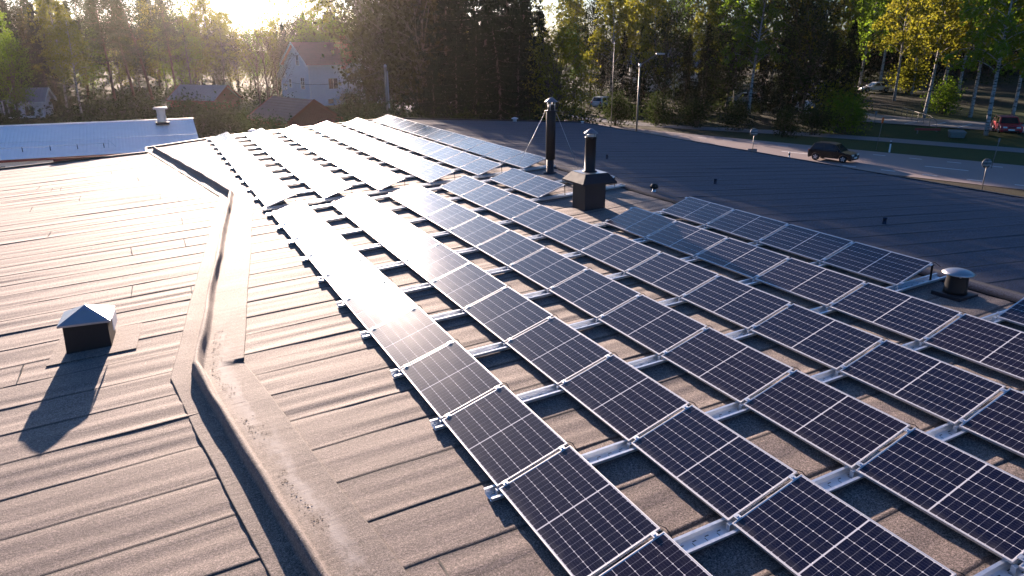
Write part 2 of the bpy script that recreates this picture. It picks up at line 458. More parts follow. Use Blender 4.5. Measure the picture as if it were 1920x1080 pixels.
# ------------------------------------------------------------------ the flat-roofed building
SL = math.radians(3.5048); TS = math.tan(SL); RIDGE = 10.45; EAVE = 24.3
FAR, FARL, NEAR, LEFT = 37.5, 34.25, -14.0, -22.0
def rz(x): return x * TS if x <= RIDGE else (2 * RIDGE - x) * TS
bld = empty('flat_roofed_building', (0, 0, 0), label='low building with a wide felt roof carrying rows of solar panels', cat='building')
SEAM0, SEAMP = .31, .912
def slope_mesh(name, x0, x1, step, ymax_fn, seed, amp=1.0, wamp=1.0, tlast=.984):
    xs = np.arange(x0, x1 + 1e-6, step); xs[-1] = x1
    j0, j1 = int(math.floor((NEAR - SEAM0) / SEAMP)), int(math.ceil((FAR - SEAM0) / SEAMP))
    T = np.array([0, .012, .05, .10, .17, .24, .32, .40, .48, .56, .64, .72, .80, .88, .945, tlast])
    rows = []; seam = []
    wobf = lambda j: (vnoise(xs * .5, xs*0 + j, seed) - .5) * .05 + (vnoise(xs * 2.1, xs*0 + j, seed + 1) - .5) * .016
    for j in range(j0, j1):
        yj = SEAM0 + SEAMP * j
        w0, w1 = wobf(j), wobf(j + 1)
        lip = (.0035 + .0045 * vnoise(xs * .45, xs*0 + j * 3.1, seed + 2) + .010 * np.clip(vnoise(xs * 1.1, xs*0 + j * 1.7, seed + 4) - .80, 0, 1) * 4) * amp
        for i, t in enumerate(T):
            y = yj + w0 * (1 - t) + w1 * t + t * SEAMP
            if i == 0: y = yj + w0 - .003
            base = lip * math.exp(-t * 9) if i else np.zeros_like(xs)
            env = .35 + 1.1 * vnoise(xs * .28, y * .9, seed + 8)
            wr = (vnoise(xs * .30, y * 6.5, seed + 5) - .5) * .018 * env + (vnoise(xs * .8, y * 9, seed + 7) - .5) * .007 * env + (vnoise(xs * .12, y * 1.3, seed + 6) - .5) * .012
            rows.append(np.stack([xs, np.clip(y, NEAR, 99), base + wr * wamp], -1))
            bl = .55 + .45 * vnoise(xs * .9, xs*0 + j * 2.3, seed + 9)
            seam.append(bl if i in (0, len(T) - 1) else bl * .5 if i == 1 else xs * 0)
    G = np.array(rows)                          # rows, nx, 3
    ym = ymax_fn(G[:, :, 0]); G[:, :, 1] = np.minimum(G[:, :, 1], ym)
    G[:, :, 2] += np.where(G[:, :, 0] <= RIDGE, G[:, :, 0] * TS, (2 * RIDGE - G[:, :, 0]) * TS)
    n, m = G.shape[:2]; I = np.arange(n*m).reshape(n, m)
    F = np.stack([I[:-1,:-1], I[:-1,1:], I[1:,1:], I[1:,:-1]], -1).reshape(-1, 4)
    Vf = G.reshape(-1, 3)
    keep = (np.abs(Vf[F[:, 3], 1] - Vf[F[:, 0], 1]) > 1e-5) | (np.abs(Vf[F[:, 2], 1] - Vf[F[:, 1], 1]) > 1e-5)
    me = mesh_np(name, Vf, F[keep])
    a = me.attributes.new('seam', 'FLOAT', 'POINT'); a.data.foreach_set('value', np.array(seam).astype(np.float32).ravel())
    return me
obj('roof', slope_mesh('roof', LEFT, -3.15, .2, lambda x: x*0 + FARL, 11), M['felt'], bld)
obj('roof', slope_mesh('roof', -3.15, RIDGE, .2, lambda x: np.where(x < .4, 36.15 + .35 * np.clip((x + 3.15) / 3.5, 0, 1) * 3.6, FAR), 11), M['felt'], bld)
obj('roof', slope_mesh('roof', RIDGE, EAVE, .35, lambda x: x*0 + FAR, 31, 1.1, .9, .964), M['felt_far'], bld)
# short end laps where one roll of felt meets the next
rl = np.random.RandomState(23)
for k in range(46):
    j = rl.randint(-4, 36); x = rl.uniform(-9.5, -1.0) if k < 30 else rl.uniform(-1.2, 8.5)
    y0 = SEAM0 + SEAMP * j
    if y0 > FARL - 1.2: continue
    sk = rl.uniform(-.05, .05); b = MB(); V = []
    for t in np.linspace(.03, .96, 6):
        xx = x + sk * t + rl.normal(0, .004); V += [(xx - .009, y0 + SEAMP * t, rz(xx) + .006), (xx + .009, y0 + SEAMP * t, rz(xx) + .014), (xx + .012, y0 + SEAMP * t, rz(xx) - .004)]
    b.add(V, [f for q in range(5) for f in ((3*q, 3*q+3, 3*q+4, 3*q+1), (3*q+1, 3*q+4, 3*q+5, 3*q+2))])
    b.build('end_lap', M['black_metal'], bld)
# ridge capping strip of felt
def ribbon(name, P, prof, mat, parent, wear=None, step=.22, rough=.012, seed=0, zf=rz):
    """sweep an open profile (offset right, height) along a plan polyline lying on the roof"""
    P = np.array(P, float); d = np.r_[0, np.cumsum(np.hypot(*np.diff(P, axis=0).T))]
    t = np.unique(np.r_[np.arange(0, d[-1], step), d])
    x = np.interp(t, d, P[:, 0]); y = np.interp(t, d, P[:, 1])
    tx = np.gradient(x, t); ty = np.gradient(y, t); L = np.hypot(tx, ty); tx /= L; ty /= L
    nx, ny = ty, -tx                                   # right-hand side when walking along P
    if P[0, 1] > P[-1, 1]: nx, ny = -nx, -ny           # keep +u towards +x
    V = []; Wr = []; Sm = []
    for iu, (u, h) in enumerate(prof):
        k = min(1, max(0, h) / .12)
        uu = u + (vnoise(t * 1.1, t*0 + u * 9, seed) - .5) * rough * (1 + 2.5 * k) + (vnoise(t*.35, t*0 + u, seed + 2) - .5) * rough * 2
        hh = h * (1 + (vnoise(t * .8, t*0, seed + 3) - .5) * .22 * k) + (vnoise(t * 2.2, t*0 + u * 5, seed + 4) - .5) * rough * .7 * (h > .001)
        X = x + nx * uu; Y = y + ny * uu
        V.append(np.stack([X, Y, np.array([zf(a) for a in X]) + hh], -1))
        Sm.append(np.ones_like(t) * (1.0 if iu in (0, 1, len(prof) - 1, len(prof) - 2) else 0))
        Wr.append(np.ones_like(t) * (1 if .14 < u < .5 else 0) * smooth((9 - y) / 3))
    V = np.array(V); m, n = V.shape[:2]; I = np.arange(m*n).reshape(m, n)
    F = np.stack([I[:-1,:-1], I[:-1,1:], I[1:,1:], I[1:,:-1]], -1).reshape(-1, 4)
    me = mesh_np(name, V.reshape(-1, 3), F)
    a = me.attributes.new('wear', 'FLOAT', 'POINT'); a.data.foreach_set('value', np.array(Wr).astype(np.float32).ravel())
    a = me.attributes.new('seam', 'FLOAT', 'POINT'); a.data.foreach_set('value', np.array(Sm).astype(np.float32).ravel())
    me.polygons.foreach_set('use_smooth', [True]*len(me.polygons))
    o = obj(name, me, mat, parent)
    import bmesh
    bm = bmesh.new(); bm.from_mesh(me)
    if sum(f.normal.z for f in bm.faces) < 0: bmesh.ops.reverse_faces(bm, faces=bm.faces)
    bm.to_mesh(me); bm.free()
    return o
UP = [(-2.78, 34.9), (-.68, 20.2), (-2.86, 5.5), (-2.12, -.3), (-.95, -9.5)]
ap = .019
prof_up = [(-.404, 0), (-.40, ap), (-.385, ap), (-.095, ap), (-.082, ap+.003), (-.068, .08), (-.058, .15), (-.043, .182), (-.016, .197), (.014, .193), (.036, .172), (.05, .125), (.072, .05), (.10, ap+.003), (.12, ap), (.36, ap), (.55, ap), (.722, ap), (.738, ap), (.743, 0)]
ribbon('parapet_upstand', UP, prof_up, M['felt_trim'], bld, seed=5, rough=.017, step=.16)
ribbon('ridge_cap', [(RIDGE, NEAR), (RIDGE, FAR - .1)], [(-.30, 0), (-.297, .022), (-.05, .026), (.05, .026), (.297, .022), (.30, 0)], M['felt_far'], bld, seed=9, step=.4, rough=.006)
# roof edges: metal drip trims, fascia and walls
b = MB()
for (xa, ya, xb, yb) in [(LEFT, FARL, -3.2, FARL), (-3.2, 36.1, .4, 37.35), (.4, FAR, RIDGE, FAR), (RIDGE, FAR, EAVE, FAR)]:
    d = Vector((xb-xa, yb-ya, 0)).normalized(); nn = Vector((-d.y, d.x, 0))
    pts = []
    for q, (x, y) in enumerate(((xa, ya), (xb, yb))):
        p = Vector((x, y, rz(x)))
        pts += [p - nn*.10 + Vector((0,0,.0)), p - nn*.09 + Vector((0,0,.075)), p + nn*.05 + Vector((0,0,.075)), p + nn*.05 + Vector((0,0,-.22))]
    b.add(pts, [(0,1,5,4), (1,2,6,5), (2,3,7,6), (0,4,7,3)])
b.build('roof_edge_trim', M['black_metal'], bld)
b = MB(); b.box((-3.2, 34.2, rz(-3.2) - .5), (-3.12, 36.2, rz(-3.2) + .07)); b.build('roof_edge_trim', M['black_metal'], bld)
b = MB()
for k in range(26):
    y0 = NEAR + k * 2.0; b.box((EAVE - .10, y0, rz(EAVE) - .01), (EAVE + .03, y0 + 1.985, rz(EAVE) + .035 + .004 * (k % 2)))
b.build('eave_flashing', M['dark_metal'], bld)
b = MB()
n_ = 14; prof = [(math.cos(math.pi * (1 + k / n_)) * .075, math.sin(math.pi * (1 + k / n_)) * .075) for k in range(n_ + 1)]
V = [(EAVE + .11 + u, yy, rz(EAVE) - .02 + w) for yy in (NEAR, FAR) for u, w in prof]
b.add(V, [(k, k+1, n_+1+k+1, n_+1+k) for k in range(n_)], True); b.build('gutter', M['dark_metal'], bld)
b = MB()
b.box((-21.6, NEAR + .3, -4.2), (EAVE - .45, FARL - .35, rz(LEFT) - .30))
b.box((-3.0, FARL - .349, -4.2), (EAVE - .45, FAR - .3, rz(LEFT) - .3))
b.prism([(-21.6, rz(LEFT) - .299), (EAVE - .45, rz(LEFT) - .299), (EAVE - .45, rz(EAVE) - .12), (RIDGE, rz(RIDGE) - .12), (-21.6, rz(-21.6) - .12)], NEAR + .3, FARL - .36)
b.prism([(-3.0, rz(LEFT) - .299), (EAVE - .45, rz(LEFT) - .299), (EAVE - .45, rz(EAVE) - .12), (RIDGE, rz(RIDGE) - .12), (-3.0, rz(-3) - .12)], FARL - .355, FAR - .31)
b.build('wall', M['white_wall'], bld)
b = MB(); b.box((-7.2, FARL + .02, rz(-7) - .55), (-3.21, FARL + .055, rz(-3.2) - .02)); b.build('flare_red_fascia', M['red_wall'], bld)  # red here paints the lens-flare tint onto the roof edge strip

# ------------------------------------------------------------------ solar panels, rails
HL = .12; TILT = math.radians(15.254)
def on_roof(v, y, h):       # v along the near slope, h above it
    return (v * math.cos(SL) - h * math.sin(SL), y, v * math.sin(SL) + h * math.cos(SL))
ORD = ['first','second','third','fourth','fifth','sixth','seventh','eighth','ninth','tenth','eleventh','twelfth','thirteenth','fourteenth','fifteenth']
fb = MB(); t_ = .0105
fb.box((0, -PL/2, 0), (t_, PL/2, .035)); fb.box((PW - t_, -PL/2, 0), (PW, PL/2, .035))
fb.box((t_, -PL/2, 0), (PW - t_, -PL/2 + t_, .035)); fb.box((t_, PL/2 - t_, 0), (PW - t_, PL/2, .035))
frame_me = fb.mesh('frame'); frame_me.materials.append(M['alu'])
gb = MB(); gb.box((t_, -PL/2 + t_, .026), (PW - t_, PL/2 - t_, .0325)); glass_me = gb.mesh('glass_face'); glass_me.materials.append(M['glass'])
jb = MB(); jb.box((PW*.5 - .05, -.06, .004), (PW*.5 + .05, .06, .0255)); jbox_me = jb.mesh('junction_box'); jbox_me.materials.append(M['rubber'])
wb = MB()
wb.tube([(PW - .02, -PL/2 + .10, -.005), (PW + .02, -PL/2 + .06, .02), (PW + .05, -PL/2 - .02, .012), (PW + .04, -PL/2 - .10, -.02), (PW + .02, -PL/2 - .15, -.03)], .006, 5)
cable_me = wb.mesh('cable'); cable_me.materials.append(M['rubber'])
near_rows = {1: [(-3, 9)], 2: [(-3, 9)], 3: [(-3, 9)], 4: [(-3, 9)], 5: [(-3, 5), (7, 9)], 6: [(-3, 0), (1, 5), (7, 8)]}
YF0 = 16.87
def panel(v, yc, label, group):
    o = empty('solar_panel', on_roof(v, yc, HL - .035), (0, -(SL + TILT) + R.normal(0, .0022), R.normal(0, .0008)), label=label, cat='solar panel', group=group)
    for nm, me in (('frame', frame_me), ('glass_face', glass_me), ('cable', cable_me)): obj(nm, me, None, o)
    return o
for r, spans in near_rows.items():
    tot = sum(b_ - a_ for a_, b_ in spans); i = 0
    for a_, b_ in sorted(spans, reverse=True):
        for k in range(b_ - 1, a_ - 1, -1):
            panel((r - 1) * ROWP, (k + .5) * PITCHL, f"dark solar panel in near array, {ORD[r-1]} row from the roof kerb, {ORD[i]} from far end", 'solar panels of the near array')
            i += 1
for r in range(1, 7):
    for k in range(11):
        panel((r - 1) * ROWP, YF0 + (k + .5) * PITCHL, f"glaring solar panel in far array, {ORD[r-1]} row from the roof kerb, {ORD[k]} from near end", 'solar panels of the far array')

# parts of a rail, shared meshes
def channel_mesh(L):
    b = MB(); w, h, t, f = .088, .075, .004, .032
    b.box((0, -w, .012), (L, w, .012 + t)); b.box((0, -w, .0161), (L, -w + t, h)); b.box((0, w - t, .0161), (L, w, h))
    b.box((0, -w - f, h - t), (L, -w - .0001, h)); b.box((0, w + .0001, h - t), (L, w + f, h))
    b.box((0, -w - f, h - .016), (L, -w - f + t, h - t - .0001)); b.box((0, w + f - t, h - .016), (L, w + f, h - t - .0001))
    return b
_ch = {}
lb = MB(); lh = HL - .035 + PW * math.sin(TILT)
lb.box((-.03, -.02, .016), (-.024, .02, lh - .012)); lb.box((-.03, -.02, .0161), (.05, .02, .022)); lb.box((-.036, -.035, lh - .014), (.03, .035, lh - .008))
leg_me = lb.mesh('leg'); leg_me.materials.append(M['black_metal'])
cb = MB(); cb.box((-.035, -.03, .02), (.02, .03, .026)); cb.box((-.03, -.025, .0262), (-.024, .025, HL - .03)); cb.box((-.0238, -.022, HL - .038), (.03, .022, HL - .033)); cb.lathe([(.008, 0), (.008, .03)], 8, (-.012, 0, .03))
foot_me = cb.mesh('front_bracket'); foot_me.materials.append(M['galv'])
kb = MB(); kb.box((-.03, -.037, .0), (.03, .037, .006)); kb.box((-.012, -.012, .0061), (.012, .012, .013))
clamp_me = kb.mesh('clamp'); clamp_me.materials.append(M['galv'])
pb = MB(); pb.box((0, -.085, .0), (.22, .085, .0115)); pad_me = pb.mesh('rubber_pad'); pad_me.materials.append(M['rubber'])
def rail(y, x0, x1, rows, label, group):
    L = round(x1 - x0, 2)
    o = empty('mounting_rail', on_roof(x0, y, .008), (0, -SL, 0), label=label, cat='mounting rail', group=group)
    if L not in _ch:
        me = channel_mesh(L).mesh('channel'); me.materials.append(M['slotted']); _ch[L] = me
    obj('channel', _ch[L], None, o)
    for q in range(int(L // 1.818) + 1): obj('rubber_pad', pad_me, None, o, (min(.02 + q * 1.818, L - .24), 0, 0))
    for r, both in rows:
        v = (r - 1) * ROWP - x0
        vh = v + PW * math.cos(TILT) - (HL - .035) * 0
        obj('front_bracket', foot_me, None, o, (v - .005, 0, 0))
        obj('leg', leg_me, None, o, (vh - .01, 0, 0))
        for f in (.10, .90):
            obj('clamp', clamp_me, None, o, (v + f * PW * math.cos(TILT) - .035*math.sin(TILT), 0, HL - .008 + f * PW * math.sin(TILT) + .001), (0, -TILT, 0))
for k in range(9, -4, -1):
    rows = [r for r, sp in near_rows.items() if any(a_ <= k <= b_ for a_, b_ in sp)]
    x1 = (max(rows) - 1) * ROWP + PW + .26
    rail(k * PITCHL, -.14, x1, [(r, 1) for r in rows], f"slotted steel rail under the near array, {ORD[9-k]} from the walkway gap", 'rails of the near array')
for k in range(0, 12):
    rail(YF0 + k * PITCHL, -.14, 5 * ROWP + PW + .26, [(r, 1) for r in range(1, 7)], f"slotted steel rail under the far glaring array, {ORD[k]} from the walkway gap", 'rails of the far array')

# ------------------------------------------------------------------ roof vents and chimneys
ch = empty('chimney_flue', (9.62, 15.95, rz(9.62)), label='tall slim black insulated flue with a cone cap and guy wires', cat='chimney')
MB().lathe([(.24, -.05), (.24, .03), (.135, .06), (.125, .5)], 20).build('flue_base', M['dark_metal'], ch)
MB().lathe([(.11, .48), (.168, .5), (.168, 2.12), (.15, 2.15)], 24).build('flue_pipe', M['black_metal'], ch)
MB().lathe([(.165, 2.14), (.22, 2.145), (.22, 2.175), (.13, 2.18), (.13, 2.20)], 24).build('collar', M['dark_metal'], ch)
b = MB()
for k in range(4):
    a = math.pi/4 + k*math.pi/2; b.tube([(.13*math.cos(a), .13*math.sin(a), 2.17), (.13*math.cos(a), .13*math.sin(a), 2.47)], .012, 6)
b.build('cap_strut', M['galv'], ch)
MB().lathe([(.0001, 2.36), (.115, 2.37), (.115, 2.16)], 20).build('flue_core', M['black_metal'], ch)
MB().lathe([(.10, 2.455), (.225, 2.46), (.225, 2.475), (.06, 2.60), (.015, 2.615)], 24).build('cap', M['cap_metal'], ch)
for dx, dy in ((-.95, .9), (1.0, -.35)):
    x, y = 9.62 + dx, 15.95 + dy
    MB().tube([(.17*dx, .17*dy, 2.1), (dx, dy, rz(x) - rz(9.62) + .01)], .0045, 5).build('guy_wire', M['galv'], ch)

sc = empty('square_chimney', (8.02, 10.85, rz(8.02)), label='squat black square chimney with flared hood and a short black pipe', cat='chimney')
MB().box((-.34, -.34, -.05), (.34, .34, .80)).build('stack', M['dark_metal'], sc, bevel=.012)
b = MB(); a, c_ = .56, .37
V = [(-a,-a,.74),(a,-a,.74),(a,a,.74),(-a,a,.74),(-a,-a,.79),(a,-a,.79),(a,a,.79),(-a,a,.79),(-c_,-c_,1.02),(c_,-c_,1.02),(c_,c_,1.02),(-c_,c_,1.02)]
b.add(V, [(3,2,1,0),(0,1,5,4),(1,2,6,5),(2,3,7,6),(3,0,4,7),(4,5,9,8),(5,6,10,9),(6,7,11,10),(7,4,8,11),(8,9,10,11)])
b.build('hood', M['dark_metal'], sc)
MB().box((-.36, -.36, 1.0205), (.36, .36, 1.03)).build('top_plate', M['lid'], sc)
MB().lathe([(.21, 1.031), (.20, 1.05), (.155, 1.06), (.15, 1.95), (.165, 1.955), (.165, 2.0), (.12, 2.0)], 24).build('pipe', M['black_metal'], sc)
b = MB()
for k in range(4):
    a = math.pi/4 + k*math.pi/2; b.tube([(.12*math.cos(a), .12*math.sin(a), 1.99), (.14*math.cos(a), .14*math.sin(a), 2.11)], .012, 6)
b.lathe([(.10, 1.98), (.10, 2.06)], 16)
b.build('cap_strut', M['galv'], sc)
MB().lathe([(.14, 2.085), (.195, 2.09), (.195, 2.105), (.05, 2.215), (.015, 2.22)], 24).build('cap', M['cap_metal'], sc)

fv = empty('roof_fan', (9.72, 1.12, rz(9.72)), label='mushroom shaped roof fan with a grey domed cap beside the ridge', cat='roof vent')
MB().box((-.27, -.27, -.05), (.27, .27, .05)).build('base_plate', M['dark_metal'], fv, bevel=.01)
MB().lathe([(.20, .05), (.19, .10), (.175, .36), (.185, .40)], 24).build('body', M['black_metal'], fv)
MB().lathe([(.15, .395), (.262, .40), (.268, .415), (.20, .455), (.10, .485), (.02, .495)], 28).build('cap', M['lid'], fv)
b = MB()
for k in range(4):
    a = math.pi/4 + k*math.pi/2; b.box((.18*math.cos(a)-.012, .18*math.sin(a)-.012, .37), (.18*math.cos(a)+.03, .18*math.sin(a)+.012, .405))
b.build('bracket', M['galv'], fv)

mv = empty('vent_mushroom', (10.62, 11.25, rz(10.62)), label='small black mushroom vent on a pale stub at the roof ridge', cat='roof vent')
MB().lathe([(.09, -.02), (.06, .02), (.055, .12)], 14).build('stub', M['galv'], mv)
MB().lathe([(.055, .115), (.115, .13), (.13, .18), (.10, .25), (.03, .28)], 16).build('cap', M['black_metal'], mv)
for (x, y, l) in ((13.97, 18.86, 'small grey pipe stub on the far roof slope behind the square chimney'), (14.11, 12.44, 'small grey pipe stub midway down the far roof slope'), (14.14, 5.92, 'small grey pipe stub on the far roof slope above the last panel row')):
    o = MB().lathe([(.09, -.02), (.05, .02), (.045, .14), (.06, .145), (.06, .17), (.01, .18)], 14).build('vent_pipe', M['felt_far'], None, (x, y, rz(x))); tag(o, l, 'roof vent', 'vent stubs on the far slope')
for (x, y, l, m_, s_) in ((18.9, 37.2, 'small white vent cap at the far edge of the far roof slope', 'white_trim', 1.0), (2.3, 36.9, 'pale vent cap between the far ends of the first two panel rows', 'white_trim', 1.1), (23.9, 36.8, 'small pale stub at the far corner of the roof', 'white_trim', .55)):
    o = MB().lathe([(.13*s_, -.02), (.12*s_, .16*s_), (.22*s_, .17*s_), (.22*s_, .22*s_), (.1*s_, .27*s_)], 14).build('mushroom_vent', M[m_], None, (x, y, rz(x))); tag(o, l, 'roof vent')

bv = empty('box_vent', (-4.47, 7.95, rz(-4.47)), (0, 0, math.radians(-4)), label='black box shaped roof vent with a pyramid lid on the open felt', cat='roof vent')
b = MB(); V = []
for z, a in ((-.06, .41), (.0, .36), (.52, .345)): V += [(-a,-a,z),(a,-a,z),(a,a,z),(-a,a,z)]
b.add(V, [(0,3,2,1)] + [(4*q+i, 4*q+(i+1) % 4, 4*q+4+(i+1) % 4, 4*q+4+i) for q in (0, 1) for i in range(4)] + [(8,9,10,11)])
b.build('body', M['black_metal'], bv)
b = MB(); a = .415
b.add([(-a,-a,.50),(a,-a,.50),(a,a,.50),(-a,a,.50),(-a,-a,.535),(a,-a,.535),(a,a,.535),(-a,a,.535),(0,0,.755)], [(3,2,1,0),(0,1,5,4),(1,2,6,5),(2,3,7,6),(3,0,4,7),(4,5,8),(5,6,8),(6,7,8),(7,4,8)])
b.build('lid', M['lid'], bv)
b = MB(); b.box((.425, -.30, .30), (.435, .24, .53)); b.build('side_flap', M['white_trim'], bv)
b = MB()
Vp = []
for (dx, dy) in ((-.62, -.75), (.78, -.70), (.80, .62), (-.60, .60)): Vp.append((dx, dy, (dx * TS) + .010))
b.add(Vp + [(x, y, z - .02) for x, y, z in Vp], [(0,1,2,3),(0,4,5,1),(1,5,6,2),(2,6,7,3),(3,7,4,0)]); b.build('felt_collar', M['felt_trim'], bv)

# leaf litter along the kerb
b = MB()
for i in range(420):
    y = R.uniform(-1.5, 7.2); f = (5.5 - y) / 5.8 if y < 5.5 else (y - 5.5) / 14.7
    xk = (-2.86 + .74 * f) if y < 5.5 else (-2.86 + 2.18 * f)
    x = xk + .19 + abs(R.normal(0, .09)) + (.04 if R.rand() < .2 else 0)
    c = 1.0 if (vnoise(y * 1.3, 0, 77) > .42) else .35
    s = R.uniform(.006, .02) * c; a = R.uniform(0, 6.28); t = R.uniform(-.8, .8)
    p = Vector((x, y, rz(x) + .025)); e = Vector((math.cos(a), math.sin(a), .15*math.sin(t))) * s; g = Vector((-math.sin(a), math.cos(a), .1)) * s * .6
    b.add([p - e, p + g, p + e, p - g + Vector((0, 0, s*.2))], [(0, 1, 2, 3)])
tag(b.build('leaf_litter', M['bark']), 'dark leaf litter and grit lying along the felt kerb', 'leaf litter', kind='stuff')
# ------------------------------------------------------------------ neighbouring buildings
def place(px, d):
    """ground point at horizontal distance d along the bearing that column px of a 1920-wide view looks along"""
    a = YAW + math.atan((px - 960) * math.cos(PITCH) / 1354.2)
    return CAM.x + d * math.sin(a), CAM.y + d * math.cos(a)

def window(parent, M4, w, h, mull=1, bars=0, name='window'):
    """window in the local xz plane of M4, facing -y"""
    b = MB(); t = .07
    b.box((-w/2-t, -.05, -h/2-t), (w/2+t, .02, -h/2), M4); b.box((-w/2-t, -.05, h/2), (w/2+t, .02, h/2+t), M4)
    b.box((-w/2-t, -.05, -h/2), (-w/2, .02, h/2), M4); b.box((w/2, -.05, -h/2), (w/2+t, .02, h/2), M4)
    for k in range(mull): 
        x = -w/2 + w*(k+1)/(mull+1); b.box((x-.035, -.045, -h/2), (x+.035, .015, h/2), M4)
    for k in range(bars):
        z = -h/2 + h*(k+1)/(bars+1); b.box((-w/2, -.042, z-.02), (w/2, .012, z+.02), M4)
    f = b.build(name, M['white_trim'], parent)
    p = MB(); p.box((-w/2, -.02, -h/2), (w/2, .01, h/2), M4); p.build('pane', M['window'], f)
    return f
def face(x, y, z, ang):      # placement matrix: -y of the window looks along ang-90deg
    return Matrix.Translation((x, y, z)) @ Matrix.Rotation(ang, 4, 'Z')

def gabled(name, loc, rot, L, D, hw, hr, wall, roof, label, cat='house', over=.4, trim='white_trim', base=-1.5, corner=True, th=.14):
    """ridge along local x from 0 to L, depth 0..D along y; ground at z=0"""
    o = empty(name, loc, (0, 0, rot), label=label, cat=cat)
    b = MB()
    Mx = Matrix(((0,1,0,0),(1,0,0,0),(0,0,1,0),(0,0,0,1)))
    b.prism([(0, base), (D, base), (D, hw), (D/2, hr), (0, hw)], 0, L, Mx)
    b.build('wall', M[wall], o)
    sl = (hr - hw) / (D/2)
    b = MB(); ye, ze = -over, hw - over*sl
    for sgn in (0, 1):
        Y = (lambda y: y) if sgn == 0 else (lambda y: D - y)
        V = []
        for x in (-over, L + over):
            V += [(x, Y(ye), ze + .012), (x, Y(D/2), hr + .012), (x, Y(D/2), hr + th), (x, Y(ye), ze + th)]
        b.add(V, [(0,1,5,4), (3,7,6,2), (0,4,7,3), (0,3,2,1), (4,5,6,7)] if sgn == 0 else [(0,4,5,1), (3,2,6,7), (0,3,7,4), (0,1,2,3), (4,7,6,5)])
    rf = b.build('roof', M[roof], o)
    for x in (-over - .05, L + over):
        for sgn in (0, 1):
            b = MB(); Y = (lambda y: y) if sgn == 0 else (lambda y: D - y)
            P = [(Y(ye - .03), ze - .12), (Y(D/2), hr - .1), (Y(D/2), hr + th + .05), (Y(ye - .03), ze + th + .05)]
            b.prism(P, x, x + .05, Mx); b.build('bargeboard', M[trim], o)
    for y in (ye - .13, D - ye + .01): MB().box((-over, y, ze - .02), (L + over, y + .12, ze + .10)).build('gutter', M[trim], o)
    if corner:
        for x in (-.02, L - .10):
            for y in (-.02, D - .10): MB().box((x, y, base + .01), (x + .12, y + .12, hw - .02)).build('corner_board', M[trim], o)
    return o, rf

# white house with the red tile roof
hz_ = float(zg(16.2, 89.3))
ho, hroof = gabled('white_house', (16.2, 89.3, -2.2), math.radians(14), 9.6, 7.0, 4.95, 7.35, 'pale_boards', 'tile', 'white weatherboard house with red tile roof among the backlit trees', over=.45)
window(ho, face(3.25, 0, 2.45, 0), 1.25, 1.25, 1)
window(ho, face(2.75, 0, .25, 0), .75, .55, 0)
window(ho, face(0, 1.9, 2.5, -math.pi/2), .95, 1.35, 1, 2)
window(ho, face(0, 2.9, 5.3, -math.pi/2), .7, 1.25, 1, 1)
window(ho, face(0, 5.6, 2.4, -math.pi/2), .6, 1.0, 0, 1)
window(ho, face(0, 4.8, .2, -math.pi/2), .6, .5, 0)
b = MB(); b.box((.01, 7.005, -1.5), (4.5, 8.6, 3.2)); b.build('annex_wall', M['pale_boards'], ho)
b = MB(); b.add([(-.4, 6.9, 4.7), (4.8, 6.9, 4.7), (4.8, 9.2, 3.1), (-.4, 9.2, 3.1), (-.4, 6.9, 4.55), (4.8, 6.9, 4.55), (4.8, 9.2, 2.95), (-.4, 9.2, 2.95)], [(0,1,2,3), (7,6,5,4), (0,3,7,4), (3,2,6,7), (2,1,5,6)]); b.build('annex_roof', M['white_trim'], ho)
wing = MB(); wing.add([(5.0, -.9, -1.5), (10.6, -.9, -1.5), (10.6, -.9, 4.6), (7.8, -.9, 6.7), (5.0, -.9, 4.6), (5.0, 3.2, -1.5), (10.6, 3.2, -1.5), (10.6, 3.2, 4.6), (7.8, 3.2, 6.7), (5.0, 3.2, 4.6)], [(0,1,2,3,4), (0,4,9,5), (1,6,7,2)]); wing.build('wing_wall', M['pale_boards'], ho)
b = MB()
for s_ in (-1, 1):
    b.add([(7.8, -1.4, 6.90), (7.8, 3.4, 6.90), (7.8 + s_*3.3, 3.4, 4.42), (7.8 + s_*3.3, -1.4, 4.42), (7.8, -1.4, 6.75), (7.8, 3.4, 6.75), (7.8 + s_*3.3, 3.4, 4.27), (7.8 + s_*3.3, -1.4, 4.27)], [(0,1,2,3), (7,6,5,4), (0,3,7,4), (3,2,6,7)])
b.build('wing_roof', M['tile'], ho)
b = MB()
for s_ in (-1, 1):
    b.add([(7.8, -1.46, 6.95), (7.8 + s_*3.35, -1.46, 4.45), (7.8 + s_*3.35, -1.46, 4.2), (7.8, -1.46, 6.68), (7.8, -1.41, 6.95), (7.8 + s_*3.35, -1.41, 4.45), (7.8 + s_*3.35, -1.41, 4.2), (7.8, -1.41, 6.68)], [(0,1,2,3), (4,7,6,5), (0,4,5,1), (3,2,6,7)])
b.build('bargeboard', M['white_trim'], ho)
window(ho, face(7.6, -.9, 2.4, 0), 1.2, 1.2, 1)
b = MB(); b.box((6.7, 3.2, 7.0), (7.4, 3.9, 8.3)); b.build('chimney', M['red_wall'], hroof)

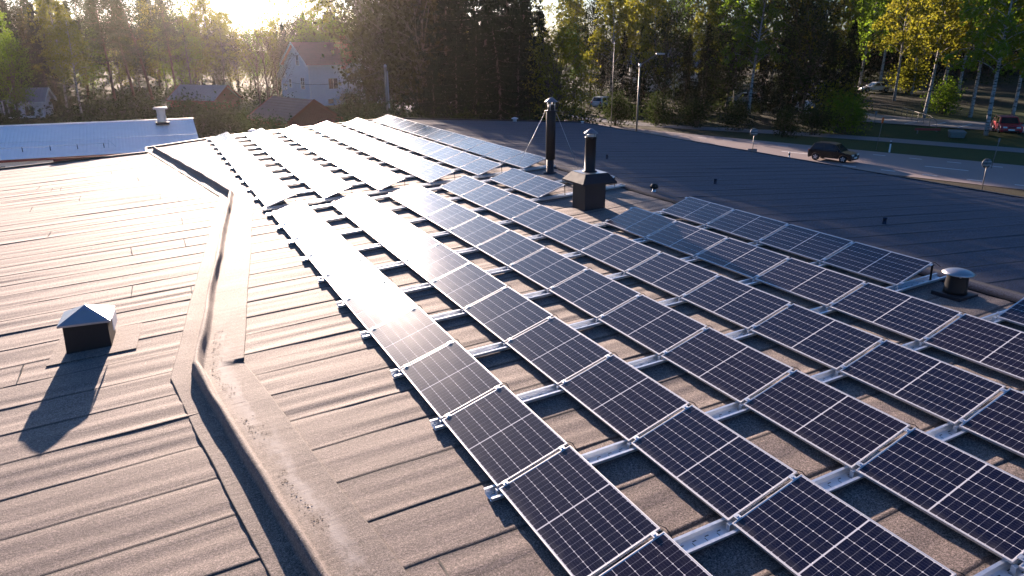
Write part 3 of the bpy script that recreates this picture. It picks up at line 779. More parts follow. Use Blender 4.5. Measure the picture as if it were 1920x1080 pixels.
# dark red garage in front of it, red shed further left
go, _ = gabled('red_garage', (14.4, 67.7, -3.5), math.radians(110), 7.2, 5.6, 1.5, 3.3, 'red_boards', 'dark_tile', 'dark red wooden garage in front of the white house', 'garage', trim='red_wall', over=.35)
so, _ = gabled('red_shed', (7.9, 91.9, -3.0), math.radians(140), 6.0, 5.0, 1.75, 3.2, 'red_boards', 'grey_tile', 'small red wooden shed with a grey roof in the woods', 'shed', trim='red_wall', over=.3)
po, _ = gabled('porch_cottage', (-15.2, 88.0, -3.2), math.radians(-8), 2.6, 4.0, 2.5, 3.6, 'white_wall', 'grey_tile', 'small white cottage with a porch half hidden by leaves', 'cottage', over=.4)
b = MB()
b.add([(-1.7, -.4, 2.42), (.0, -.4, 2.75), (.0, 4.8, 2.75), (-1.7, 4.8, 2.42), (-1.7, -.4, 2.34), (.0, -.4, 2.67), (.0, 4.8, 2.67), (-1.7, 4.8, 2.34)], [(0,1,2,3), (7,6,5,4), (0,4,5,1), (0,3,7,4)]); b.build('porch_roof', M['grey_tile'], po)
for y in (-.2, 1.4, 3.0): MB().box((-1.55, y, -.6), (-1.43, y + .12, 2.4)).build('porch_post', M['white_trim'], po)
b = MB(); b.box((-1.5, -.17, .75), (-.02, -.13, .82)); b.box((-1.5, -.17, .25), (-.02, -.13, .31))
for k in range(7): b.box((-1.42 + k*.2, -.165, .311), (-1.38 + k*.2, -.135, .749))
b.build('railing', M['white_trim'], po)
window(po, face(1.3, 0, 1.4, 0), .8, 1.0, 1)

# long white-roofed building beside ours
wo = empty('white_roofed_hall', (0.05, 45.3, -4), label='long low white building with a white profiled metal roof', cat='building')
Lw = 34
b = MB(); b.box((-Lw, .5, -.5), (-.6, 9.9, 2.35)); b.prism([(.0, 0), (1, 0)], 0, 0) if False else None
b.build('wall', M['white_wall'], wo)
b = MB()
zE, zR, Dd = 2.5, 4.0, 5.1
for sgn in (0, 1):
    Y = (lambda y: y) if sgn == 0 else (lambda y: 2*Dd - y)
    V = [(-Lw - .3, Y(0), zE), (0, Y(0), zE), (0, Y(Dd), zR), (-Lw - .3, Y(Dd), zR), (-Lw - .3, Y(0), zE - .08), (0, Y(0), zE - .08), (0, Y(Dd), zR - .08), (-Lw - .3, Y(Dd), zR - .08)]
    b.add(V, [(0,1,2,3), (7,6,5,4), (0,4,5,1), (1,5,6,2), (0,3,7,4)])
wr = b.build('roof', M['white_sheet'], wo)
b = MB(); q = .47
b.box((-Lw, Dd*q - .02, zE + (zR-zE)*q + .001), (-.02, Dd*q + .02, zE + (zR-zE)*q + .022)); b.build('sheet_lap', M['galv'], wr)
b = MB(); b.box((-Lw, Dd - .13, zR - .02), (.02, Dd + .13, zR + .035)); b.build('ridge_cap', M['white_trim'], wr)
b = MB(); b.box((-Lw, -.14, zE - .16), (0, -.01, zE - .02)); b.build('gutter', M['red_wall'], wo)
b = MB(); b.prism([(.45, 2.36), (9.75, 2.36), (Dd, zR - .12)], 0, .05, Matrix(((0,1,0,-.66),(1,0,0,0),(0,0,1,0),(0,0,0,1)))); b.build('gable_wall', M['white_wall'], wo)
for k in range(7): window(wo, face(-8.3 - k*3.1, .5, 1.75, 0), .95, .6, 0)
sg = empty('snow_guard', (0.05, 45.3, -4), label='thin blue-grey snow guard rail along the white roof', cat='snow guard')
zz = lambda y: zE + (zR - zE) * y / Dd
for k in range(14):
    x = -5.6 - k*1.45; MB().tube([(x, .95, zz(.95) - .0), (x, .95, zz(.95) + .30)], .028, 6).build('post', M['dark_metal'], sg)
MB().tube([(-5.3, .95, zz(.95) + .27), (-25, .95, zz(.95) + .27)], .03, 6).build('rail', M['galv'], sg)
MB().tube([(-5.35, .9, zz(.9)), (-5.3, .95, zz(.95) + .45), (-4.95, 1.0, zz(1.) + .02)], .025, 6).build('end_stay', M['galv'], sg)
rc = empty('roof_vent_duct', (-1.95, 49.6, -.12), label='pale ventilation cowl with a wide flat cap on the white roof ridge', cat='roof vent')
MB().box((-.42, -.42, -.12), (.42, .42, .05)).build('base', M['dark_metal'], rc)
MB().lathe([(.33, .03), (.29, .10), (.29, .42), (.26, .5), (.28, .85), (.34, .9)], 24).build('duct', M['duct'], rc)
MB().lathe([(.40, .89), (.46, .9), (.46, .98), (.40, 1.02), (.1, 1.03)], 24).build('cap', M['duct'], rc)

# houses glimpsed behind the trees on the right
x, y = place(1230, 128); gabled('pale_house', (x - 5, y, float(zg(x, y)) - .3), math.radians(-35), 11, 8, 4.0, 6.6, 'pale_boards', 'grey_tile', 'pale house glimpsed through the dark trees behind the street lamp')
x, y = place(1700, 150); z = float(zg(x, y))
fo, _ = gabled('forest_cottage', (x, y, 4.2), math.radians(41), 8, 11, 2.6, 5.9, 'red_boards', 'dark_tile', 'dark red cottage with white roof edge among the birches uphill', over=.6, base=-6)
window(fo, face(0, 7.9, 1.9, -math.pi/2), .8, .9, 0)
b = MB(); b.box((-2.2, 8.5, -.25), (-.01, 13.5, -.1)); b.build('deck', M['white_trim'], fo)
b = MB(); b.box((-.9, 10.55, -.1), (-.75, 10.7, 2.2)); b.box((-2.1, 10.55, -6), (-1.95, 10.7, -.26)); b.build('deck_post', M['white_trim'], fo)

# ------------------------------------------------------------------ cars
CARM = {}
def paint(name, col):
    n = NT(name); n.set(col, .35, .0, .4); n.b.inputs['Coat Weight'].default_value = .1; n.b.inputs['Coat Roughness'].default_value = .06
    f = n.noise(n.coord(), 4, 3); n.l(n.math('MULTIPLY_ADD', f, .15, .22), n.b.inputs['Roughness']); return n.m
CARM['black'] = paint('black_car_paint', (.006, .006, .007)); CARM['white'] = paint('white_car_paint', (.72, .73, .75)); CARM['red'] = paint('red_car_paint', (.45, .015, .025)); CARM['silver'] = paint('silver_car_paint', (.45, .45, .46))
M['lamp_glass'] = simple('clear_lamp_glass', (.75, .74, .70), .1, 0, var=.1)
M['tail_red'] = simple('red_lamp_glass', (.35, .02, .02), .2, 0)
M['plate'] = simple('number_plate', (.78, .78, .76), .5, var=.04)
M['tyre'] = simple('tyre_rubber', (.018, .018, .018), .85, var=.2)
def car(name, loc, heading, paintname, L, Wd, H, label, style='hatch', group=None, cat='car', detail=True):
    o = empty(name, loc, (0, 0, heading), label=label, cat=cat, group=group)
    pm = CARM[paintname]; wr = .30 if L < 4.1 else .33; xf, xr = L*.305, -L*.315
    zb = .20; belt = H * .595
    def arch(xc):
        r = wr + .06; return [(xc - r*math.cos(a), wr - .02 + r*math.sin(a)) for a in np.linspace(.0, math.pi, 9)]
    hx = L/2
    if style == 'hatch':
        top = [(hx, .42), (hx - .02, .62), (hx - .14, H*.50), (L*.235, belt*.985), (-hx + .12, belt + .03), (-hx + .01, belt - .12), (-hx, .45)]
        cab = [(L*.255, belt - .03), (L*.085, H - .06), (-L*.06, H), (-hx + .42, H - .03), (-hx + .10, belt - .02)]
    else:
        top = [(hx, .42), (hx - .02, .58), (hx - .10, H*.46), (L*.19, belt*.96), (-hx + .10, belt + .05), (-hx + .0, belt - .06), (-hx, .45)]
        cab = [(L*.20, belt - .04), (L*.035, H - .04), (-L*.08, H), (-L*.20, H - .03), (-hx + .25, belt + .03)]
    prof = top + [(-hx + .04, zb)] + [(x, z) for x, z in arch(xr)] + arch(xf) + [(hx - .05, zb)]
    prof = prof[::-1]
    b = MB(); b.prism(prof, -Wd/2, Wd/2)
    body = b.build('body', pm, o, bevel=.05)
    # cabin: tumblehome
    b = MB(); n = len(cab); ti = .17
    V = []
    for s_ in (-1, 1):
        for i, (x, z) in enumerate(cab):
            hwid = Wd/2 - .035 - ti * (z - belt) / (H - belt) if z > belt else Wd/2 - .035
            V.append((x, s_*hwid, z))
    F = [tuple(range(n)), tuple(range(2*n-1, n-1, -1))] + [(i, i+1, n+i+1, n+i) for i in range(n-1)]
    b.add(V, F); b.build('cabin', pm, o, bevel=.03)
    # glass: inset panels lying just proud of the cabin
    def lerp(p, q, t): return Vector(p) * (1-t) + Vector(q) * t
    def pane(nm, quad, off):
        c = sum((Vector(p) for p in quad), Vector()) / 4
        nn = (Vector(quad[1]) - Vector(quad[0])).cross(Vector(quad[3]) - Vector(quad[0])).normalized()
        if nn.dot(c - Vector((0, 0, belt*.8))) < 0: nn = -nn
        A = [c + (Vector(p) - c) * off + nn*.012 for p in quad]; B = [p - nn*.03 for p in A]
        MB().add(A + B, [(0,1,2,3), (0,4,5,1), (1,5,6,2), (2,6,7,3), (3,7,4,0)]).build(nm, M['window'], o)
    P = [Vector(v) for v in V]
    pane('windscreen', (P[0], P[n], P[n+1], P[1]), .86)
    pane('rear_window', (P[n-1], P[2*n-1], P[2*n-2], P[n-2]), .84)
    for s_, base in ((-1, 0), (1, n)):
        p = [P[base+i] for i in range(n)]
        xs_b = lambda t: lerp(p[0], p[n-1], t) + Vector((0, 0, .05)); 
        def tp(t):      # along the roof line
            return lerp(p[1], p[n-2], t) + Vector((0, 0, -.05))
        pane('side_window', (xs_b(.20), xs_b(.52), tp(.50), tp(.10)), .97)
        pane('side_window', (xs_b(.56), xs_b(.90), tp(.93), tp(.56)), .95)
        MB().box((L*.16, s_*(Wd/2 - .02), belt - .02), (L*.185, s_*(Wd/2 + .16), belt + .10)).build('mirror', pm, o)
        b = MB(); b.box((hx - .10, s_*Wd*.30 - .17, .56), (hx + .005, s_*Wd*.30 + .17, .70)); b.build('headlight', M['lamp_glass'], o, bevel=.03)
        b = MB(); b.box((-hx - .005, s_*Wd*.40 - .10, .60), (-hx + .12, s_*Wd*.40 + .10, .86)); b.build('tail_light', M['tail_red'], o, bevel=.02)
        for xc in (xf, xr):
            b = MB(); prof_t = [(wr*.62, -.085), (wr*.93, -.095), (wr, -.06), (wr, .06), (wr*.93, .095), (wr*.62, .085)]
            b.lathe(prof_t, 22); tyre = b.build('wheel', M['tyre'], o, (xc, s_*(Wd/2 - .11), wr), (math.pi/2, 0, 0))
            b = MB(); b.lathe([(wr*.61, -.07), (wr*.61, .07)], 18)
            for k in range(5):
                a = k*2*math.pi/5
                for zq in (-.088, .071): b.box((-.035, .03, zq), (.035, wr*.6, zq + .016), Matrix.Rotation(a, 4, 'Z'))
            b.build('rim', M['alu'], tyre)
    b = MB(); b.box((hx - .03, -.26, .36), (hx + .015, .26, .47)); b.build('number_plate', M['plate'], o)
    b = MB(); b.box((hx - .06, -Wd*.36, .24), (hx + .02, Wd*.36, .345)); b.box((hx - .08, -Wd*.16, .57), (hx + .003, Wd*.16, .66)); b.build('bumper_grille', M['rubber'], o)
    b = MB(); b.box((-hx - .015, -.26, .48), (-hx + .03, .26, .59)); b.build('number_plate', M['plate'], o)
    return o
x, y = rp(-2.2, -3.0); hd = math.atan2(RD[1], RD[0])
car('hatchback_car', (x, y, -3.97), hd, 'black', 3.55, 1.60, 1.43, 'small black hatchback driving along the road')
car('parked_car', (90.2, 65.6, float(zg(90.2, 65.6)) + .05), math.radians(152), 'white', 4.2, 1.68, 1.36, 'old white car parked at the top of the gravel drive', 'coupe')
x, y = place(1920, 85); car('parked_car', (x, y, float(zg(x, y)) + .04), math.atan2(CAM.y - y, CAM.x - x) + math.radians(12), 'red', 4.3, 1.80, 1.50, 'red car parked facing us at the end of the parking lot')
for px, d, col, hh, lab in ((1138, 104, 'silver', .4, 'silver car parked under the dark trees behind the golden bush'), (1405, 108, 'silver', 2.2, 'pale car parked under dark trees right of the street lamp')):
    x, y = place(px, d); car('parked_car', (x, y, float(zg(x, y)) + .02), hh, col, 4.3, 1.75, 1.45, lab)

# ------------------------------------------------------------------ road furniture
M['pole'] = simple('painted_steel_pole', (.16, .15, .14), .5, .3, var=.15)
M['sign_back'] = simple('grey_sign_back', (.16, .17, .19), .55, .3, var=.15)
M['orange'] = simple('orange_reflector', (.75, .13, .015), .6, var=.15)
def G(x, y): return float(zg(x, y))
lo = empty('street_lamp', (37.5, 49.2, G(37.5, 49.2)), (0, 0, math.radians(-18)), label='tall thin street lamp leaning its arm over the road', cat='street lamp')
MB().tube([(0, 0, -.2), (0, 0, 3.5), (0, 0, 7.3)], [.10, .075, .055], 10).build('pole', M['pole'], lo)
MB().tube([(0, 0, 7.1), (.25, 0, 7.35), (1.55, 0, 8.15)], [.045, .04, .035], 8).build('arm', M['pole'], lo)
b = MB(); b.box((1.45, -.15, 8.10), (2.25, .15, 8.24), None); b.build('lamp_head', M['duct'], lo, bevel=.05)
b = MB(); b.lathe([(.12, 7.05), (.12, 7.35)], 10); b.build('collar', M['galv'], lo)
def sign(loc, label, plate=False, h=1.75, r=.31, rot=0):
    o = empty('road_sign', loc, (0, 0, rot), label=label, cat='road sign', group='round road signs')
    MB().tube([(0, 0, -.2), (0, 0, h + .3)], .03, 8).build('post', M['pole'], o)
    b = MB(); b.lathe([(r, -.012), (r, .012)], 24); d = b.build('sign_face', M['sign_back'], o, (0, .05, h), (math.pi/2, 0, 0))
    b = MB(); b.box((-r*.8, -.03, h - .12), (r*.8, .035, h - .09)); b.box((-r*.8, -.03, h + .09), (r*.8, .035, h + .12)); b.build('bracket', M['galv'], o)
    if plate:
        b = MB(); b.box((-.36, .035, .65), (.36, .055, 1.05)); b.build('sub_plate', M['sign_back'], o)
    return o
sign((40.2, 37.2, -4), 'round road sign with a rectangular plate below it, behind the eave', True, 2.35, rot=math.radians(-30))
sign((44.75, 21.45, -4), 'round road sign on a single pole at the near verge', False, 1.75, rot=math.radians(-25))
def delineator(loc, label):
    o = empty('marker_post', loc, (0, 0, math.radians(-40)), label=label, cat='marker post', group='white roadside marker posts')
    MB().box((-.06, -.05, -.1), (.06, .05, 1.0)).build('post', M['white_trim'], o, bevel=.015)
    MB().box((-.063, -.053, .74), (.063, .053, .92)).build('band', M['rubber'], o)
delineator((41.6, 34.7, -3.98), 'white roadside marker post showing above the eave left of the black car')
x, y = rp(6.4, -1.6); delineator((x, y, G(x, y)), 'white roadside marker post on the far verge beside the black car')
x, y = rp(7.2, -3.0); mo = empty('snow_stake', (x, y, G(x, y)), (math.radians(0), math.radians(6), 0), label='thin pole with an orange reflector on the far verge', cat='marker pole')
MB().tube([(0, 0, -.1), (0, 0, 2.6)], .022, 6).build('pole', M['pole'], mo)
MB().lathe([(.05, 2.35), (.10, 2.42), (.10, 2.78), (.04, 2.86)], 10).build('reflector', M['orange'], mo)
x, y = place(1152, 80); fo_ = empty('flag_pole', (x, y, G(x, y)), label='slim bare pole standing before the dark woods left of the street lamp', cat='pole')
MB().tube([(0, 0, -.2), (0, 0, 9.0)], [.055, .03], 8).build('pole', M['pole'], fo_); MB().lathe([(.02, 8.98), (.07, 9.04), (.07, 9.1), (.01, 9.16)], 10).build('knob', M['galv'], fo_)
x, y = rp(12.0, 12.0); x, y = place(1907, 66); o = empty('leaning_post', (x, y, G(x, y)), (0, math.radians(8), 0), label='thin leaning grey post on the grass at the right edge', cat='post')
MB().tube([(0, 0, -.1), (0, 0, 2.3)], .03, 6).build('pole', M['pole'], o); MB().box((-.05, -.03, 2.0), (.05, .05, 2.3)).build('cap', M['sign_back'], o)
x, y = rp(20.6, -8.2); o = empty('parking_sign', (x, y, G(x, y)), label='small sign on a post beside the first parking line', cat='sign')
MB().tube([(0, 0, -.1), (0, 0, 1.45)], .028, 6).build('post', M['pole'], o); MB().box((-.16, -.04, 1.1), (.16, -.028, 1.45)).build('sign_face', M['sign_back'], o)
# handrail by the drive
pts = [(1669, 99.5), (1712, 97.5), (1783, 85.0)]
o = empty('handrail', (0, 0, 0), label='grey steel handrail running down the bank beside the drive', cat='railing')
PP = [Vector((*place(px, d), 0)) for px, d in pts]
seq = []
for i, (n_) in enumerate((3, 6)):
    for k in range(n_): seq.append(PP[i].lerp(PP[i+1], k / n_))
seq.append(PP[-1])
for p in seq: p.z = G(p.x, p.y)
for p in seq: MB().tube([p + Vector((0, 0, -.1)), p + Vector((0, 0, 1.0))], .026, 6).build('post', M['pole'], o)
MB().tube([p + Vector((0, 0, 1.02)) for p in seq], .03, 6).build('rail', M['pole'], o)
x, y = place(1768, 84.5); o = empty('red_barrier', (x, y, G(x, y)), (0, 0, math.radians(-35)), label='low red plank barrier at the foot of the handrail', cat='barrier')
MB().box((-1.2, -.03, .25), (1.2, .03, .48)).build('plank', simple('bright_red_paint', (.32, .03, .02), .6), o)
for s_ in (-.9, .9): MB().box((s_ - .05, .031, -.1), (s_ + .05, .12, .45)).build('post', M['pole'], o)
x, y = place(1826, 83); o = empty('grit_bin', (x, y, G(x, y)), (0, 0, math.radians(-40)), label='grey-green grit bin on the grass beyond the parking lot', cat='grit bin')
gm = simple('grey_green_plastic', (.13, .16, .15), .6)
MB().add([(-.6,-.35,0),(.6,-.35,0),(.6,.35,0),(-.6,.35,0),(-.7,-.42,.5),(.7,-.42,.5),(.7,.42,.62),(-.7,.42,.62)], [(0,3,2,1),(4,5,6,7),(0,1,5,4),(1,2,6,5),(2,3,7,6),(3,0,4,7)]).build('bin', gm, o, bevel=.03)
MB().add([(-.74,-.48,.5),(.74,-.48,.5),(.74,.45,.64),(-.74,.45,.64),(-.7,-.42,.58),(.7,-.42,.58),(.66,.42,.73),(-.66,.42,.73)], [(0,3,2,1),(4,5,6,7),(0,1,5,4),(1,2,6,5),(2,3,7,6),(3,0,4,7)]).build('lid', gm, o, bevel=.02)
# utility pole and its wire
uo = empty('utility_pole', (15.2, 53.4, -4.0), label='bare utility pole rising behind the far solar rows', cat='utility pole')
MB().tube([(0, 0, -.2), (0, 0, 7.35)], [.13, .10], 10).build('pole', M['pole'], uo)
MB().tube([(.15, -.08, .2), (.125, -.08, 6.9)], .03, 6).build('conduit', M['galv'], uo)
MB().lathe([(.11, 7.2), (.12, 7.34), (.02, 7.45)], 10).build('cap', M['galv'], uo)
a, e = Vector((15.2, 53.4, 3.0)), ho.matrix_world @ Vector((0, 0, 0))
e = Vector((16.2, 89.3, -2.2)) + Matrix.Rotation(math.radians(14), 3, 'Z') @ Vector((-.05, 6.6, 2.6))
P = [a.lerp(e, t) - Vector((0, 0, 2.2 * 4 * t * (1 - t) * .35)) for t in np.linspace(0, 1, 15)]
tag(MB().tube(P, .022, 5).build('overhead_wire', M['rubber']), 'thin black overhead wire sagging from the pole to the white house', 'wire')

# ------------------------------------------------------------------ trees
def leaf_mesh(cen, size, rs, hang=0.0, aspect=.6):
    n = len(cen)
    a = rs.normal(size=(n, 3)); a[:, 2] -= hang; a /= np.linalg.norm(a, axis=1)[:, None]
    q = rs.normal(size=(n, 3)); b_ = np.cross(a, q); b_ /= np.linalg.norm(b_, axis=1)[:, None] + 1e-9
    s = size * rs.uniform(.55, 1.45, n)[:, None]
    V = np.stack([cen - a*s, cen + b_*s*aspect, cen + a*s, cen - b_*s*aspect], 1).reshape(-1, 3)
    return V, np.arange(4*n).reshape(n, 4)
def tree_proto(kind, h, seed):
    rs = np.random.RandomState(seed); b = MB(); L = []
    def pt(t): return np.array([lean[0]*t*t + wob[0]*math.sin(t*5+ph), lean[1]*t*t + wob[1]*math.sin(t*4+ph*2), h*t])
    lean = rs.normal(0, .025*h, 2); wob = rs.normal(0, .008*h, 2); ph = rs.uniform(0, 6)
    rb = {'pine': .014, 'birch': .0105, 'sparse': .0095, 'spruce': .013, 'broad': .014, 'bare': .010, 'bush': .006}[kind] * h
    if kind != 'bush':
        top = .98 if kind in ('pine', 'birch', 'sparse', 'spruce') else .75
        T = np.linspace(-.02, top, 12)
        b.tube([pt(t) for t in T], [rb*(1.15 if t <= 0 else (1-t*.9)) for t in T], 8)
    ga = 2.399
    if kind in ('birch', 'sparse', 'bare'):
        nl = {'birch': 40, 'sparse': 34, 'bare': 30}[kind]; t0 = {'birch': .30, 'sparse': .32, 'bare': .18}[kind]
        for i in range(nl):
            t = t0 + (top-.02-t0) * (i + rs.uniform(0, 1)) / nl; az = i*ga + rs.normal(0, .4)
            up = {'birch': 1.0, 'sparse': 1.35, 'bare': 1.9}[kind]
            l = h * (.20*(1-t)**.6 + .05) * rs.uniform(.7, 1.25) * (1.25 if kind == 'bare' else 1)
            d = np.array([math.cos(az), math.sin(az), 0]); P = []
            for u in np.linspace(0, 1, 6):
                P.append(pt(t) + d*l*u + np.array([0, 0, l*(up*u - (.75 if kind != 'bare' else .3)*u*u)]) + rs.normal(0, .02*l, 3)*u)
            r0 = rb*(1-t*.85)*.42
            b.tube(P, [max(.006, r0*(1-u*.85)) for u in np.linspace(0, 1, 6)], 5, caps=False)
            ntw = {'birch': 9, 'sparse': 9, 'bare': 14}[kind]
            for j in range(ntw):
                u = rs.uniform(.25, 1.0); k = min(4, int(u*5)); f = u*5 - k; p = P[k]*(1-f) + P[k+1]*f
                tl = h*rs.uniform(.035, .085) * (1.2 if kind == 'bare' else 1)
                w = d*rs.uniform(.1, .8) + rs.normal(0, .5, 3); w[2] = rs.uniform(-.9, -.1) if kind == 'birch' else rs.uniform(-.3, 1.0)
                w /= np.linalg.norm(w); Q = [p, p + w*tl*.5 + rs.normal(0, .03, 3), p + w*tl + np.array([0, 0, -.25*tl if kind != 'bare' else 0])]
                b.tube(Q, [.013, .009, .004], 3, caps=False)
                m = {'birch': 17, 'sparse': 7, 'bare': 3}[kind]
                uu = rs.uniform(0, 1, m)
                for v in uu: L.append(Q[0]*(1-v) + Q[2]*v + rs.normal(0, .14 if kind == 'birch' else .08, 3))
        L = np.array(L); V, F = leaf_mesh(L, {'birch': .15, 'sparse': .10, 'bare': .055}[kind], rs, .6)
    elif kind == 'pine':
        for i in range(34):
            t = .34 + .64*(i + rs.uniform(0, 1))/34; az = i*ga + rs.normal(0, .5)
            l = h * (.30*(1.02-t)**.55 * (.35 + .65*smooth((t-.30)/.35))) * rs.uniform(.55, 1.2)
            d = np.array([math.cos(az), math.sin(az), 0]); sl_ = rs.uniform(-.15, .35)
            P = [pt(t) + d*l*u + np.array([0, 0, l*(sl_*u + .22*u*u - .12*math.sin(u*3))]) for u in np.linspace(0, 1, 6)]
            b.tube(P, [max(.012, rb*.32*(1-t*.7)*(1-u*.8)) for u in np.linspace(0, 1, 6)], 5, caps=False)
            if t < .46 and rs.rand() < .6: continue
            for j in range(6):
                u = rs.uniform(.35, 1.05); p = pt(t) + d*l*u + np.array([0, 0, l*(sl_*u + .22*u*u)]) + rs.normal(0, .045*h, 3)*np.array([1, 1, .35])
                b.tube([P[min(5, int(u*5))], p], [.018, .008], 3, caps=False)
                L += list(p + rs.normal(0, 1, (34, 3)) * np.array([.045*h, .045*h, .017*h]))
        L = np.array(L); V, F = leaf_mesh(L, .15, rs, -.3, .4)
    elif kind == 'spruce':
        for i in range(90):
            t = .05 + .93*((i + rs.uniform(0, 1))/90)**.9; az = i*ga + rs.normal(0, .3)
            l = h*.215*(1.0-t)**.8*rs.uniform(.65, 1.2) + .12
            d = np.array([math.cos(az), math.sin(az), 0]); sd = np.array([-d[1], d[0], 0])
            P = [pt(t) + d*l*u + np.array([0, 0, l*(-.35*u + .22*u*u)]) for u in np.linspace(0, 1, 4)]
            b.tube(P, [.035*(1-t)+.01, .025*(1-t)+.008, .012, .006], 4, caps=False)
            m = int(30 + 110*(1-t)); u = rs.uniform(.08, 1.05, m)
            p = pt(t)[None] + d[None]*(l*u)[:, None] + sd[None]*(rs.normal(0, .10*l, m)*(1.1-u*.6))[:, None]
            p[:, 2] += l*(-.35*u + .22*u*u) - np.abs(rs.normal(0, .022*h, m))*(.3 + .7*u) 
            L += list(p)
        L = np.array(L); V, F = leaf_mesh(L, .17, rs, 1.3, .4)
    elif kind == 'broad':
        cz, rx, rzv = .60*h, .23*h, .40*h
        cl = []
        while len(cl) < 54:
            q = rs.normal(size=3); q /= np.linalg.norm(q); q *= rs.uniform(.45, 1.0)**.5
            cl.append(np.array([q[0]*rx, q[1]*rx, cz + q[2]*rzv]))
        limbs = [pt(rs.uniform(.22, .6)) for _ in range(9)]
        for c in cl:
            o_ = limbs[rs.randint(9)]; o_ = o_ if o_[2] < c[2] else pt(.2)
            mid = (o_ + c)/2 + rs.normal(0, .03*h, 3); mid[2] -= .02*h
            b.tube([o_, mid, c], [rb*.38, rb*.22, .015], 5, caps=False)
            for j in range(7):
                w = rs.normal(0, .075*h, 3); w[2] = abs(w[2])*.8; b.tube([c*.8 + mid*.2, c + w], [.018, .006], 3, caps=False)
            L += list(c + rs.normal(0, 1, (rs.randint(70, 150), 3))*np.array([.062, .062, .052])*h)
        L = np.array(L); V, F = leaf_mesh(L, .13, rs, .2)
    elif kind == 'bush':
        for i in range(16):
            a = rs.uniform(0, 6.28); r = rs.uniform(0, .42)*h; c = np.array([r*math.cos(a), r*math.sin(a), h*rs.uniform(.25, .85)*(1 - .6*r/h)])
            b.tube([(r*.2*math.cos(a), r*.2*math.sin(a), -.1), c*.6, c], [.03, .02, .008], 4, caps=False)
            for j in range(5): b.tube([c*.8, c + rs.normal(0, .16*h, 3)*np.array([1, 1, .8]) + np.array([0, 0, .1*h])], [.012, .004], 3, caps=False)
            L += list(c + rs.normal(0, 1, (150, 3))*np.array([.15, .15, .14])*h)
        L = np.array(L); L = L[L[:, 2] > .05]; V, F = leaf_mesh(L, .09, rs, .1)
    return b.mesh(kind + '_trunk'), mesh_np(kind + '_crown', V, F)
PROTO = {}
def proto(kind, var, h, bark_, leaf):
    key = (kind, var, leaf)
    if key not in PROTO:
        if (kind, var) not in PROTO: PROTO[(kind, var)] = tree_proto(kind, h, 100 + var*17 + sum(map(ord, kind)))
        tm, cm = PROTO[(kind, var)]; tm, cm = tm.copy(), cm.copy()
        tm.materials.append(M[bark_]); cm.materials.append(M[leaf]); PROTO[key] = (tm, cm)
    return PROTO[key]
BASEH = {'pine': 17, 'birch': 16, 'sparse': 16, 'spruce': 16, 'broad': 12, 'bare': 12, 'bush': 3.2}
NAMES = {'pine': 'pine_tree', 'birch': 'birch_tree', 'sparse': 'young_birch_tree', 'spruce': 'spruce_tree', 'broad': 'broadleaf_tree', 'bare': 'bare_tree', 'bush': 'shrub'}
def zone(px):
    return ('left of the white house' if px < 535 else 'around the white house' if px < 690 else 'behind the far panels' if px < 1000 else
            'beyond the road' if px < 1600 else 'above the parking lot')
TREES = []
def T(px, d, h, kind, leaf, var=0, bark_=None, lean=(0, 0)): 
    if px < 560 and d > 95: h = min(h, 14.4)
    if 1000 < px < 1600 and kind != 'bush':          # keep the road's sun lane open
        while d < 150:
            x, y = place(px, d); xs_ = x - .096*(y - 35); s_ = (x - RA[0])*RN[0] + (y - RA[1])*RN[1]
            if d > 75 and (37.5 < xs_ < 51.5 or s_ < 11): d += 3
            else: break
    TREES.append((px, d, h, kind, leaf, var, bark_, lean))
P_, B_, Sp = 'pine', 'birch', 'spruce'
# left, seen against the sun
T(-60, 112, 16, P_, 'lf_pine', 1); T(52, 122, 18.5, P_, 'lf_pine', 2); T(196, 110, 20, P_, 'lf_pine', 0); T(150, 122, 17, P_, 'lf_pine', 1); T(272, 106, 17.5, P_, 'lf_pine', 2, lean=(-.13, 0)); T(236, 114, 15.5, P_, 'lf_pine', 1, lean=(-.06, 0)); T(316, 111, 18, P_, 'lf_pine', 0)
T(20, 108, 12.5, Sp, 'lf_spruce', 0); T(68, 100, 12, Sp, 'lf_spruce', 1); T(-25, 100, 12.5, B_, 'lf_green', 1)
T(104, 100, 13, B_, 'lf_birch', 0); T(130, 96, 10.5, B_, 'lf_birch', 1); T(8, 92, 8.5, 'broad', 'lf_green', 1); T(300, 124, 14, B_, 'lf_birch', 2)
T(348, 113, 16.5, 'sparse', 'lf_birch', 0); T(372, 120, 14.5, 'sparse', 'lf_gold', 1); T(332, 120, 15, 'sparse', 'lf_birch', 2); T(395, 126, 14.5, B_, 'lf_birch', 1); T(412, 118, 12, 'sparse', 'lf_birch', 1)
T(440, 126, 11.5, 'bare', 'lf_gold', 0); T(462, 132, 12, 'sparse', 'lf_gold', 2); T(425, 134, 12.5, B_, 'lf_birch', 0)
T(492, 84, 10.0, 'bare', 'lf_brown', 0, 'twig'); T(476, 88, 9, 'bare', 'lf_brown', 1, 'twig'); T(512, 90, 9.5, 'bare', 'lf_brown', 1, 'twig')
T(524, 119, 15.5, 'sparse', 'lf_birch', 0); T(545, 124, 15, 'sparse', 'lf_gold', 1); T(533, 112, 10.5, Sp, 'lf_spruce', 2)
T(575, 122, 16, 'sparse', 'lf_birch', 2); T(602, 118, 16, B_, 'lf_birch', 2); T(632, 122, 16.5, 'sparse', 'lf_birch', 0); T(588, 112, 11, 'broad', 'lf_green', 0); T(640, 114, 11, 'broad', 'lf_green', 1); T(655, 118, 17, 'sparse', 'lf_birch', 1)
